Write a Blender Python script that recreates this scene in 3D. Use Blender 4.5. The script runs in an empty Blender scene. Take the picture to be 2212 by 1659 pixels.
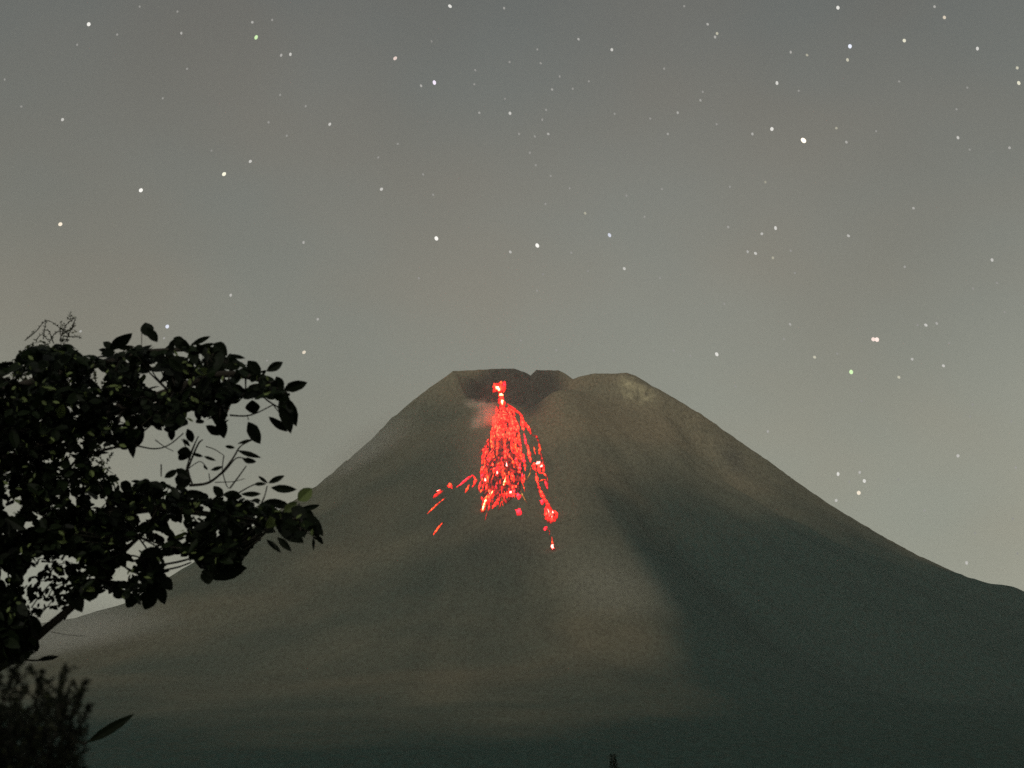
import bpy, math, random
import numpy as np
from mathutils import Vector, Matrix
from mathutils.bvhtree import BVHTree

scene = bpy.context.scene
COL = scene.collection
R = math.radians
random.seed(7)
rng = np.random.default_rng(7)

# ------------------------------------------------------------------ camera
PW, PH = 2212.0, 1659.0                # pixel frame in which the photograph was measured
HFOV = R(35.0)
FPX = PW / 2 / math.tan(HFOV / 2)
PITCH = R(17.5)
EYE = Vector((0, 0, 1.6))
cam = bpy.data.cameras.new('camera')
cam_o = bpy.data.objects.new('camera', cam)
COL.objects.link(cam_o)
cam.sensor_width = 36.0
cam.lens = 18.0 / math.tan(HFOV / 2)
cam.clip_start = 0.1
cam.clip_end = 90000.0
cam.dof.use_dof = True
cam.dof.focus_distance = 6000.0
cam.dof.aperture_fstop = 6.3
cam_o.location = EYE
cam_o.rotation_euler = (R(90) + PITCH, 0, 0)
scene.camera = cam_o
FWD = Vector((0, math.cos(PITCH), math.sin(PITCH)))
UP = Vector((0, -math.sin(PITCH), math.cos(PITCH)))
RIGHT = Vector((1, 0, 0))

def ray(px, py):
    return FWD + RIGHT * ((px - PW / 2) / FPX) + UP * ((PH / 2 - py) / FPX)

def at(px, py, depth):
    return EYE + ray(px, py) * depth

# ------------------------------------------------------------------ world, moon, exposure
SUN_EL, SUN_AZ = R(36), R(-148)         # moon: to the left and a little behind the camera
w = bpy.data.worlds.new("World")
scene.world = w
w.use_nodes = True
nt = w.node_tree
nt.nodes.clear()
N = nt.nodes.new
out = N('ShaderNodeOutputWorld'); bg = N('ShaderNodeBackground')
sky = N('ShaderNodeTexSky'); sky.sky_type = 'NISHITA'; sky.sun_disc = False
sky.sun_elevation = SUN_EL; sky.sun_rotation = SUN_AZ
sky.altitude = 900; sky.air_density = 1.0; sky.dust_density = 1.2; sky.ozone_density = 1.0
hsv = N('ShaderNodeHueSaturation'); hsv.inputs['Saturation'].default_value = 0.10
mul = N('ShaderNodeMix'); mul.data_type = 'RGBA'; mul.blend_type = 'MULTIPLY'
mul.inputs[0].default_value = 1.0
tc = N('ShaderNodeTexCoord')
sepz = N('ShaderNodeSeparateXYZ'); glow = N('ShaderNodeValToRGB')     # town glow: warmer and brighter towards the horizon
glow.color_ramp.interpolation = 'B_SPLINE'
for k_, (p_, c_) in enumerate([(0.0, (1.0, .96, .78)), (.19, (1.15, 1.14, .90)), (.33, (1.33, 1.28, 1.03)), (.54, (1.03, 1.05, 1.00)), (1.0, (.60, .66, .68))]):
    e_ = glow.color_ramp.elements[k_] if k_ < 2 else glow.color_ramp.elements.new(p_)
    e_.position = p_; e_.color = (c_[0] * .5, c_[1] * .5, c_[2] * .5, 1)
nz = N('ShaderNodeTexNoise'); nz.inputs['Scale'].default_value = 3.2; nz.inputs['Detail'].default_value = 3
rmp = N('ShaderNodeMapRange'); rmp.inputs[1].default_value = 0.3; rmp.inputs[2].default_value = 0.7
rmp.inputs[3].default_value = 0.90; rmp.inputs[4].default_value = 1.10
mul2 = N('ShaderNodeVectorMath'); mul2.operation = 'SCALE'
L = nt.links.new
L(tc.outputs['Generated'], sepz.inputs[0]); L(sepz.outputs['Z'], glow.inputs[0]); L(glow.outputs[0], mul.inputs[7])
L(sky.outputs[0], hsv.inputs['Color']); L(hsv.outputs[0], mul.inputs[6])
L(tc.outputs['Generated'], nz.inputs['Vector']); L(nz.outputs[0], rmp.inputs[0])
L(mul.outputs[2], mul2.inputs[0]); L(rmp.outputs[0], mul2.inputs['Scale'])
nz2 = N('ShaderNodeTexNoise'); nz2.inputs['Scale'].default_value = 6.5; nz2.inputs['Detail'].default_value = 2     # thin cloud, warmer and cooler patches
mpp = N('ShaderNodeMapping'); mpp.inputs['Location'].default_value = (4.1, 2.2, 7.7); mpp.inputs['Scale'].default_value = (1, 1, 1.6)
rmp2 = N('ShaderNodeMapRange'); rmp2.inputs[1].default_value = .35; rmp2.inputs[2].default_value = .65
hue = N('ShaderNodeMix'); hue.data_type = 'RGBA'; hue.inputs[6].default_value = (1.025, .99, .96, 1); hue.inputs[7].default_value = (.975, 1.01, 1.02, 1)
mul3 = N('ShaderNodeMix'); mul3.data_type = 'RGBA'; mul3.blend_type = 'MULTIPLY'; mul3.inputs[0].default_value = 1
L(tc.outputs['Generated'], mpp.inputs[0]); L(mpp.outputs[0], nz2.inputs['Vector']); L(nz2.outputs[0], rmp2.inputs[0]); L(rmp2.outputs[0], hue.inputs[0])
L(mul2.outputs[0], mul3.inputs[6]); L(hue.outputs[2], mul3.inputs[7]); L(mul3.outputs[2], bg.inputs['Color']); L(bg.outputs[0], out.inputs[0])
bg.inputs['Strength'].default_value = 0.101

sun = bpy.data.lights.new('moonlight', 'SUN')
sun.energy = 0.60; sun.angle = R(0.5); sun.color = (1.0, 0.93, 0.82)
sun_o = bpy.data.objects.new('moonlight', sun)
COL.objects.link(sun_o)
sd = Vector((math.cos(SUN_EL) * math.sin(SUN_AZ), math.cos(SUN_EL) * math.cos(SUN_AZ), math.sin(SUN_EL)))
sun_o.rotation_euler = sd.to_track_quat('Z', 'Y').to_euler()
scene.view_settings.view_transform = 'Standard'
scene.view_settings.look = 'None'
scene.view_settings.exposure = 0.0
scene.view_settings.gamma = 1.0
scene.cycles.volume_bounces = 4
scene.cycles.use_denoising = False      # keep the grain of a night exposure
scene.cycles.sample_clamp_indirect = 2.0
scene.render.resolution_x = 1024; scene.render.resolution_y = 768

# ------------------------------------------------------------------ helpers
def tag(o, label=None, cat=None, group=None, kind=None):
    if label: o['label'] = label
    if cat: o['category'] = cat
    if group: o['group'] = group
    if kind: o['kind'] = kind
    return o

def empty(name, loc):
    o = bpy.data.objects.new(name, None)
    COL.objects.link(o); o.location = loc
    o.empty_display_size = 0.2
    return o

def link_mesh(name, verts, faces, mat, parent=None, smooth=False, origin=None):
    me = bpy.data.meshes.new(name)
    if origin is None:
        origin = parent.location if parent is not None else Vector((0, 0, 0))
    v = np.asarray(verts, dtype=float) - np.array(origin)[None, :]
    me.from_pydata(v.tolist(), [], faces)
    me.materials.append(mat)
    if smooth: me.polygons.foreach_set('use_smooth', [True] * len(me.polygons))
    me.update()
    o = bpy.data.objects.new(name, me)
    COL.objects.link(o)
    if parent is not None:
        o.parent = parent
        o.location = Vector(origin) - parent.location
    else:
        o.location = origin
    return o

def new_mat(name):
    m = bpy.data.materials.new(name); m.use_nodes = True
    t = m.node_tree; t.nodes.clear()
    return m, t, t.nodes.new, t.links.new

# --- value noise in numpy
def vnoise(x, y, seed=0):
    r = np.random.default_rng(seed); T = r.random((256, 256))
    xi = np.floor(x).astype(int); yi = np.floor(y).astype(int)
    fx = x - xi; fy = y - yi
    fx = fx * fx * (3 - 2 * fx); fy = fy * fy * (3 - 2 * fy)
    a = T[xi & 255, yi & 255]; b = T[(xi + 1) & 255, yi & 255]
    c = T[xi & 255, (yi + 1) & 255]; d = T[(xi + 1) & 255, (yi + 1) & 255]
    return (a * (1 - fx) + b * fx) * (1 - fy) + (c * (1 - fx) + d * fx) * fy

def fbm(x, y, seed=0, oct=4):
    s = 0; a = 1; t = 0
    for k in range(oct):
        s = s + a * vnoise(x * 2 ** k, y * 2 ** k, seed + k); t += a; a *= 0.5
    return s / t - 0.5

def sstep(a, b, x):
    t = np.clip((x - a) / (b - a), 0, 1)
    return t * t * (3 - 2 * t)

# ------------------------------------------------------------------ ground materials
def mountain_material():
    m, t, N, L = new_mat('ash_and_forest_slope')
    o = N('ShaderNodeOutputMaterial'); p = N('ShaderNodeBsdfPrincipled')
    p.inputs['Roughness'].default_value = 1.0
    p.inputs['Specular IOR Level'].default_value = 0.0
    at_ = N('ShaderNodeAttribute'); at_.attribute_name = 'vegetation'
    g = N('ShaderNodeNewGeometry')
    n1 = N('ShaderNodeTexNoise'); n1.inputs['Scale'].default_value = 0.0022; n1.inputs['Detail'].default_value = 4
    n2 = N('ShaderNodeTexNoise'); n2.inputs['Scale'].default_value = 0.11; n2.inputs['Detail'].default_value = 2
    n2.inputs['Roughness'].default_value = 0.7
    run = N('ShaderNodeVectorMath'); run.operation = 'MULTIPLY'; run.inputs[1].default_value = (1, .32, .42)   # runnels drawn out downslope
    L(g.outputs['Position'], run.inputs[0])
    L(g.outputs['Position'], n1.inputs['Vector']); L(run.outputs[0], n2.inputs['Vector'])
    # ash: brown to olive grey
    ash = N('ShaderNodeMix'); ash.data_type = 'RGBA'
    ash.inputs[6].default_value = ASH_A; ash.inputs[7].default_value = ASH_B
    mr1 = N('ShaderNodeMapRange'); mr1.inputs[1].default_value = 0.35; mr1.inputs[2].default_value = 0.65
    L(n1.outputs[0], mr1.inputs[0]); L(mr1.outputs[0], ash.inputs[0])
    add = N('ShaderNodeMath'); add.operation = 'MULTIPLY_ADD'; add.use_clamp = True
    add.inputs[1].default_value = 1.0
    mr2 = N('ShaderNodeMapRange'); mr2.inputs[3].default_value = -0.22; mr2.inputs[4].default_value = 0.22
    L(n2.outputs[0], mr2.inputs[0]); L(at_.outputs['Fac'], add.inputs[0]); L(mr2.outputs[0], add.inputs[2])
    mx = N('ShaderNodeMix'); mx.data_type = 'RGBA'
    at2 = N('ShaderNodeAttribute'); at2.attribute_name = 'pale_rock'
    mp = N('ShaderNodeMix'); mp.data_type = 'RGBA'; mp.inputs[7].default_value = (.62, .54, .34, 1)
    at3 = N('ShaderNodeAttribute'); at3.attribute_name = 'hollow_shade'
    md = N('ShaderNodeMix'); md.data_type = 'RGBA'; md.inputs[7].default_value = (.100, .090, .075, 1)  # dark tone for the shade painted into the slope colour
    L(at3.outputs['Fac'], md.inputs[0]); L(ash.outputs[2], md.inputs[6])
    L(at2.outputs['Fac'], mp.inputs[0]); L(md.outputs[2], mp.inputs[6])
    L(add.outputs[0], mx.inputs[0]); L(mp.outputs[2], mx.inputs[6]); mx.inputs[7].default_value = FOREST
    # speckle of boulders and crowns
    mr3 = N('ShaderNodeMapRange'); mr3.inputs[1].default_value = 0.3; mr3.inputs[2].default_value = 0.7
    mr3.inputs[3].default_value = 0.66; mr3.inputs[4].default_value = 1.34
    L(n2.outputs[0], mr3.inputs[0])
    sc = N('ShaderNodeVectorMath'); sc.operation = 'SCALE'
    L(mx.outputs[2], sc.inputs[0]); L(mr3.outputs[0], sc.inputs['Scale'])
    L(sc.outputs[0], p.inputs['Base Color'])
    b = N('ShaderNodeBump'); b.inputs['Strength'].default_value = 0.5; b.inputs['Distance'].default_value = 4.0
    L(n2.outputs[0], b.inputs['Height']); L(b.outputs[0], p.inputs['Normal'])
    L(p.outputs[0], o.inputs[0])
    return m

ASH_A = (0.30, 0.240, 0.155, 1)
ASH_B = (0.215, 0.200, 0.140, 1)
FOREST = (0.030, 0.060, 0.052, 1)

# ------------------------------------------------------------------ the volcano
D0 = 6000.0
SIL = [(-260, 1440), (0, 1415), (80, 1398), (140, 1387), (200, 1366), (240, 1332), (300, 1287), (400, 1226), (500, 1165),
       (600, 1104), (690, 1045), (760, 985), (800, 952), (845, 905), (895, 862), (930, 836), (962, 814),
       (979, 801.5), (1030, 799), (1060, 797), (1109, 796), (1130, 803), (1147, 810), (1158, 799.5), (1206, 800),
       (1220, 806), (1238, 819), (1250, 814), (1285, 806.5), (1325, 807), (1354, 805.5), (1372, 811), (1400, 828), (1460, 862),
       (1536, 909), (1600, 955), (1660, 996), (1720, 1040), (1800, 1095), (1870, 1137), (1920, 1166), (1980, 1198),
       (2040, 1226), (2100, 1250), (2140, 1262), (2190, 1268), (2225, 1285), (2400, 1350), (2600, 1400)]
SX = np.array([s[0] for s in SIL], float); SY = np.array([s[1] for s in SIL], float)

def px_to_plane(px, py):
    # intersection with the vertical plane y = D0
    u = (px - PW / 2) / FPX; v = (PH / 2 - py) / FPX
    dy = math.cos(PITCH) - v * math.sin(PITCH); dz = math.sin(PITCH) + v * math.cos(PITCH)
    return u / dy * D0, EYE.z + dz / dy * D0

def project(x, y, z):
    z = z - EYE.z
    f = y * math.cos(PITCH) + z * math.sin(PITCH)
    v = -y * math.sin(PITCH) + z * math.cos(PITCH)
    return PW / 2 + x / f * FPX, PH / 2 - v / f * FPX

XC = 120.0
def axis(segs):
    a = []
    for (s, e, st) in segs: a += list(np.arange(s, e, st))
    return np.array(a + [segs[-1][1]], float)
gx = axis([(-5600, -2400, 80), (-2400, -700, 22), (-700, -260, 10), (-260, 520, 4), (520, 1000, 10), (1000, 2600, 20), (2600, 5600, 80)])
gy = axis([(900, 2600, 55), (2600, 4600, 28), (4600, 5550, 12), (5550, 6080, 6), (6080, 6600, 20), (6600, 9800, 100)])
GX, GY = np.meshgrid(gx, gy, indexing='ij')

def gully_field(X, Y):
    dx = X - XC; dy = Y - D0
    r = np.sqrt(dx * dx + dy * dy) + 1
    th = np.arctan2(dx, -dy)
    lr = np.log(r / 300.0)
    warp = fbm(th * 2.5 + 9, lr * 2.0 + 5, 21, 3) * 0.5
    g = (fbm((th + warp * .35) * 9 + 40, lr * .9 + 7, 33, 3)) * 2
    g2 = (fbm((th + warp * .2) * 26 + 80, lr * 1.6 + 3, 41, 3)) * 2
    amp = sstep(350, 1300, r) * (1 - .85 * sstep(2000, 3600, r))
    n = fbm(X / 260. + 50, Y / 260. + 50, 51, 4)
    return amp * (g * 30 + g2 * 6) + n * 20 * sstep(300, 900, r) * (1 - .8 * sstep(2200, 3800, r)) + fbm(X / 45. + 50, Y / 45. + 50, 61, 3) * 5

def segd(X, Y, pts):
    """distance to a polyline and its parameter 0..1"""
    best = np.full(X.shape, 1e9); tt = np.zeros(X.shape); n = len(pts) - 1; side = np.zeros(X.shape)
    for i in range(n):
        ax, ay = pts[i]; bx, by = pts[i + 1]
        vx, vy = bx - ax, by - ay; L2 = vx * vx + vy * vy
        t = np.clip(((X - ax) * vx + (Y - ay) * vy) / L2, 0, 1)
        d = np.hypot(X - ax - t * vx, Y - ay - t * vy)
        m = d < best
        best = np.where(m, d, best); tt = np.where(m, (i + t) / n, tt)
        side = np.where(m, np.sign((X - ax) * vy - (Y - ay) * vx), side)
    return best, tt, side

def terrain_z(X, Y, hx, hz):
    dx = X - XC; dy = Y - D0
    r = np.sqrt(dx * dx + dy * dy)
    # smooth profile left and right of the summit
    top = px_to_plane(1180, 803)[1]
    hp = np.where((hx > -225) & (hx < 430), top - 6, hz)
    RL = np.interp(-r + XC, hx, hp); RR = np.interp(r + XC, hx, hp)
    wgt = 0.5 + 0.5 * np.clip(dx / np.maximum(r, 1), -1, 1)
    wgt = wgt * wgt * (3 - 2 * wgt)
    z = RL * (1 - wgt) + RR * wgt
    z = z - 22 * sstep(300, 200, r)
    # the flank facing the camera runs out lower than the two shoulders seen in profile
    RF = np.interp(r, [0, 60, 150, 345, 1424, 2000, 2500, 3000, 3500, 4200, 5100, 9000], [top - 24, top - 46, top - 100, top - 205, 1010, 690, 475, 345, 245, 130, 0, -60])
    z = z - .36 * np.clip(-dy, 0, 400) * sstep(620, 380, r)
    wf = sstep(0.25, 0.85, -dy / np.maximum(r, 1)) * sstep(20, 90, r)
    z = z * (1 - wf) + RF * wf
    # rim plateau keeps the notches of the skyline
    rim = np.interp(X, hx, hz)
    k = np.exp(-(dy / np.where(dy < 0, 26.0, 95.0)) ** 2) * sstep(430, 300, np.abs(dx))
    z = z * (1 - k) + np.minimum(rim, 9e9) * k
    z = z + gully_field(X, Y) * sstep(120, 420, r) * (1 - .8 * np.exp(-(dy / 380.) ** 2))
    front = sstep(60, -60, dy)
    # crater breach holding the vent: a bowl open towards the camera
    b = np.exp(-np.abs((X - 15 + .25 * (5900 - Y)) / 165.0) ** 3 - np.abs((Y - 5885) / 105.0) ** 2.6)
    z = z - 85 * b * sstep(5992, 5950, Y)
    # breach gully running down right of the flow
    d, t, s = segd(X, Y, [(140, 5960), (110, 5860), (70, 5740), (75, 5560), (110, 5300), (160, 4900), (190, 4500)])
    wd = 62 + 60 * t
    z = z - front * (62 * (1 - t) ** .7 + 16) * np.exp(-(d / wd) ** 2) * sstep(5990, 5940, Y)
    # the rib right of that gully
    d, t, s = segd(X, Y, [(215, 5950), (170, 5860), (150, 5740), (160, 5560), (190, 5300), (220, 4900), (300, 4300), (400, 3700)])
    z = z + front * (20 * sstep(.05, .2, t) + 52 * sstep(.25, .6, t) * sstep(1., .7, t)) * np.exp(-(d / (46 + 190 * t)) ** 2) * sstep(5990, 5940, Y)
    # broad valley right of the rib
    d, t, s = segd(X, Y, [(430, 5250), (520, 4700), (720, 4200), (950, 3500), (1100, 2800)])
    z = z - front * 95 * sstep(0, .3, t) * sstep(.98, .55, t) * np.exp(-(d / (150 + 160 * t)) ** 2)
    d, t, s = segd(X, Y, [(620, 5700), (760, 5400), (900, 5100)])
    z = z - 32 * np.exp(-(d / 60.) ** 2)
    # hollow left under the flow
    d, t, s = segd(X, Y, [(-250, 5300), (-420, 4700), (-640, 4000), (-800, 3200)])
    z = z - front * 60 * np.exp(-(d / (150 + 150 * t)) ** 2) * sstep(0, .3, t) * sstep(.95, .45, t)
    return z

hx0, hz0 = [], []
PXS = np.interp(np.arange(0, 1.0001, 0.0025), [0, 1], [-260, 2600])
PXS = np.unique(np.concatenate([PXS, SX]))
PYS = np.interp(PXS, SX, SY)
PYS = PYS + (fbm(PXS / 18. + 99, PXS * 0 + 3, 71, 3) * 3.2) * ((PXS < 960) | (PXS > 1400)) + fbm(PXS / 9. + 99, PXS * 0 + 3, 72, 2) * 1.6
hx = np.array([px_to_plane(a, b)[0] for a, b in zip(PXS, PYS)])
hz = np.array([px_to_plane(a, b)[1] for a, b in zip(PXS, PYS)])
ex = np.array([-9000, -6000, hx[0] - 900]); ez = np.array([-60, -30, 420.])
fx = np.array([hx[-1] + 900, 6500, 9000]); fz = np.array([420., -30, -60])
# measured skyline -> correct the profile a few times
HX = np.concatenate([ex, hx, fx]); HZ = np.concatenate([ez, hz, fz])
Z = terrain_z(GX, GY, HX, HZ)
def skyline():
    P, Q = project(GX, GY, Z)
    line = np.full(PXS.shape, 1e9)
    for j in range(GX.shape[1]):
        line = np.minimum(line, np.interp(PXS, P[:, j], Q[:, j], left=1e9, right=1e9))
    return P, line
# fit the skyline to the measured one by raising or lowering the crest
for it in range(14):
    P, line = skyline()
    err = line - PYS; err = np.where(np.abs(err) < 600, err, 0)
    c = np.interp(P.ravel(), PXS, err).reshape(P.shape) * (D0 * 1.05 / FPX)
    core = sstep(520, 400, np.abs(GX - XC))
    Z = Z + c * 0.9 * (core * sstep(5890, 5975, GY) * sstep(6400, 6100, GY) + (1 - core) * sstep(4700, 5650, GY))
P, line = skyline(); err = line - PYS; ok = np.abs(err) < 600
# foot of the slope in front runs out under the plain
Z = np.where(GY < 1500, Z - 40 * sstep(1500, 900, GY), Z)
print('skyline err', np.abs(err[ok]).mean(), np.abs(err[ok]).max(), PXS[ok][np.argmax(np.abs(err[ok]))])

nxg, nyg = GX.shape
idx = np.arange(nxg * nyg).reshape(nxg, nyg)
F = np.stack([idx[:-1, :-1], idx[1:, :-1], idx[1:, 1:], idx[:-1, 1:]], -1).reshape(-1, 4)
V = np.stack([GX, GY, Z], -1).reshape(-1, 3)
me = bpy.data.meshes.new('volcano')
me.vertices.add(len(V)); me.vertices.foreach_set('co', V.ravel())
me.loops.add(len(F) * 4); me.loops.foreach_set('vertex_index', F.ravel())
me.polygons.add(len(F)); me.polygons.foreach_set('loop_start', np.arange(0, len(F) * 4, 4))
me.polygons.foreach_set('loop_total', np.full(len(F), 4)); me.polygons.foreach_set('use_smooth', np.ones(len(F), bool))
me.update(calc_edges=True); me.validate()
BVH = BVHTree.FromPolygons([tuple(v) for v in V.tolist()], [tuple(f) for f in F.tolist()])

def hit(px, py):
    d = ray(px, py).normalized()
    loc, nor, i, dist = BVH.ray_cast(EYE, d)
    if loc is None: return None, None
    if nor.z < 0: nor = -nor
    return loc, nor

# where forest covers the ash: a tree line that climbs the right flank and dips down the ash fan in the middle
dxx = (GX - XC)
sx = dxx - np.clip(1230 - Z, 0, 1100) * .44
sk = 110 * sstep(900, 420, Z)
line_z = 420 + 110 * sstep(-300, 500, dxx) + 700 * sstep(-70 - sk, 130 + sk, sx) - 260 * sstep(700, 1900, dxx) + 130 * sstep(-300, -1500, dxx)
veg = sstep(290, -270, Z - line_z + 400 * fbm(GX / 500. + 9, GY / 500. + 9, 81, 4))
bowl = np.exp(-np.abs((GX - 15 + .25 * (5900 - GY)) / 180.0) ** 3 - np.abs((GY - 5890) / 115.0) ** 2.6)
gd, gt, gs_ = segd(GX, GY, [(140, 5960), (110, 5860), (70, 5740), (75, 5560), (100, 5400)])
dark = np.maximum(sstep(.12, .5, bowl), .95 * np.exp(-(gd / 48.) ** 2) * sstep(1, .6, gt) * sstep(6000, 5980, GY))  # shade of the breach bowl and gully, painted into the slope colour
for (qx, qy, wx_, wy_, am) in [(1585, 985, 45, 130, .7), (1065, 1172, 210, 330, .55), (1000, 1150, 120, 200, .4), (1330, 1110, 110, 260, .45)]:  # more gullies and hollows darkened in the same mask
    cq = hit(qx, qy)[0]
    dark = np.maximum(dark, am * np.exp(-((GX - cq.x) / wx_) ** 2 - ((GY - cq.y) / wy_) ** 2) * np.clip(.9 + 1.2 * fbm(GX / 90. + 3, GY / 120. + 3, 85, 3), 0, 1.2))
a = me.attributes.new('hollow_shade', 'FLOAT', 'POINT'); a.data.foreach_set('value', np.clip(dark, 0, 1).ravel().astype(np.float32))
c1 = hit(1362, 838)[0]; c2 = hit(1392, 850)[0]
pale = np.maximum(np.exp(-((GX - c1.x) / 38.) ** 2 - ((GY - c1.y) / 60.) ** 2), np.exp(-((GX - c2.x) / 34.) ** 2 - ((GY - c2.y) / 60.) ** 2)) * np.clip(.55 + 2.6 * fbm(GX / 22. + 9, GY / 30. + 9, 83, 3), 0, 1)
a = me.attributes.new('pale_rock', 'FLOAT', 'POINT'); a.data.foreach_set('value', pale.ravel().astype(np.float32))
slope_tone = .62 * np.maximum(sstep(1700, 850, Z), 1.15 * sstep(2000, 1500, Z) * sstep(-60, -350, dxx)) * (1 - .8 * np.exp(-((sx + 120) / 150.) ** 2)) * (.85 + .8 * fbm(GX / 420. + 19, GY / 420. + 9, 87, 3))  # mixes forest colour into the middle slopes, more on the left flank
slope_tone = slope_tone * (1 - .75 * sstep(60, 500, dxx) * sstep(1000, 1200, Z))
veg = np.clip(np.maximum(veg, slope_tone), 0, 1)
a = me.attributes.new('vegetation', 'FLOAT', 'POINT'); a.data.foreach_set('value', veg.ravel().astype(np.float32))
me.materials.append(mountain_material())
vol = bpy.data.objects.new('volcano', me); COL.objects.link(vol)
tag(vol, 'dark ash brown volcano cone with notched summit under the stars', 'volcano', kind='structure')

# plain under everything
m, t, N, L = new_mat('dark_field_soil')
o = N('ShaderNodeOutputMaterial'); p = N('ShaderNodeBsdfPrincipled'); p.inputs['Roughness'].default_value = 1
n = N('ShaderNodeTexNoise'); n.inputs['Scale'].default_value = 0.02; n.inputs['Detail'].default_value = 8
r_ = N('ShaderNodeValToRGB'); r_.color_ramp.elements[0].color = (0.03, 0.045, 0.02, 1); r_.color_ramp.elements[1].color = (0.07, 0.07, 0.04, 1)
g = N('ShaderNodeNewGeometry')
L(g.outputs['Position'], n.inputs['Vector']); L(n.outputs[0], r_.inputs[0]); L(r_.outputs[0], p.inputs['Base Color']); L(p.outputs[0], o.inputs[0])
gv = []; gf = []
rs = [0, 5, 20, 80, 300, 900, 2500, 7000, 16000, 40000]; na = 64
gv.append((0, 0, 0))
for rr in rs[1:]:
    for k in range(na):
        a_ = 2 * math.pi * k / na
        gv.append((rr * math.cos(a_), rr * math.sin(a_), 0))
for k in range(na): gf.append((0, 1 + k, 1 + (k + 1) % na))
for j in range(len(rs) - 2):
    for k in range(na):
        a0 = 1 + j * na + k; a1 = 1 + j * na + (k + 1) % na
        gf.append((a0, a0 + na, a1 + na, a1))
tag(link_mesh('ground', gv, gf, m), 'dark plain at the foot of the volcano', 'ground', kind='structure')

# ------------------------------------------------------------------ glowing lava
def lava_mat(name, mid, core, lo, hi, scale=0.12, power=1.7):
    """glow follows heat: cool dark rims, a hot middle, broken up by crust"""
    m, t, N, L = new_mat(name)
    o = N('ShaderNodeOutputMaterial'); p = N('ShaderNodeBsdfPrincipled')
    p.inputs['Base Color'].default_value = (0.05, 0.04, 0.035, 1); p.inputs['Roughness'].default_value = .9
    g = N('ShaderNodeNewGeometry'); h = N('ShaderNodeAttribute'); h.attribute_name = 'lava_heat'
    n = N('ShaderNodeTexNoise'); n.inputs['Scale'].default_value = scale; n.inputs['Detail'].default_value = 3
    run = N('ShaderNodeVectorMath'); run.operation = 'MULTIPLY'; run.inputs[1].default_value = (1.3, .3, .45)
    L(g.outputs['Position'], run.inputs[0]); L(run.outputs[0], n.inputs['Vector'])
    mr = N('ShaderNodeMapRange'); mr.inputs[1].default_value = .34; mr.inputs[2].default_value = .66
    mr.inputs[3].default_value = lo; mr.inputs[4].default_value = hi
    L(n.outputs[0], mr.inputs[0])
    mu = N('ShaderNodeMath'); mu.operation = 'MULTIPLY'
    L(mr.outputs[0], mu.inputs[0]); L(h.outputs['Fac'], mu.inputs[1])
    r = N('ShaderNodeValToRGB'); e = r.color_ramp.elements
    e[0].position = .05; e[0].color = (0, 0, 0, 1); e[1].position = 1; e[1].color = (*core, 1)
    x = e.new(.32); x.color = (.22 * mid[0], .12 * mid[1], .12 * mid[2], 1)
    x = e.new(.62); x.color = (*mid, 1)
    L(mu.outputs[0], r.inputs[0]); L(r.outputs[0], p.inputs['Emission Color'])
    p.inputs['Emission Strength'].default_value = power; L(p.outputs[0], o.inputs[0])
    return m
LM = {
    'bed': lava_mat('red_glow_bed', (.30, .005, .003), (.8, .014, .008), 0.0, 0.85, scale=.09, power=1.5),
    'red': lava_mat('glowing_red_lava', (1.0, .008, .006), (1.0, .056, .018), .42, 1.1, power=5.0),
    'salmon': lava_mat('glowing_salmon_lava', (1.0, .015, .009), (1.0, .090, .032), .45, 1.1, power=5.0),
    'dim': lava_mat('dull_red_lava', (.4, .005, .004), (1.0, .03, .012), .35, .9, power=2.6),
    'pink': lava_mat('glowing_pink_lava', (1.0, .006, .018), (1.0, .035, .065), .5, 1.1, power=4.0),
    'orange': lava_mat('glowing_orange_lava', (1.0, .035, .006), (1.0, .16, .035), .5, 1.1, power=3.2),
    'yellow': lava_mat('glowing_yellow_lava', (.45, .10, .015), (.85, .46, .08), .6, 1.1, power=1.1),
    'hot': lava_mat('white_hot_lava', (1.0, .12, .03), (1.0, .52, .26), .85, 1.2, power=7.0),
    'hotpink': lava_mat('white_pink_hot_lava', (1.0, .05, .04), (1.0, .42, .34), .8, 1.2, power=6.0),
}
def Z1(x, y):
    return ((1600 + x / 2.0114) * 0.5486, (1400 + y / 2.0114) * 0.5486)
ZPX = 0.2727 / FPX                     # metres per zoom pixel per metre of depth

class MB:
    def __init__(s): s.v = []; s.f = []; s.h = []
    def add(s, v, f, h=None):
        b = len(s.v); s.v += v; s.h += h if h is not None else [1.0] * len(v); s.f += [tuple(i + b for i in q) for q in f]

def resample(pts, n):
    P = np.array(pts, float); d = np.r_[0, np.cumsum(np.hypot(*np.diff(P, axis=0).T))]
    t = np.linspace(0, d[-1], n)
    return np.stack([np.interp(t, d, P[:, 0]), np.interp(t, d, P[:, 1])], -1)

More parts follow.
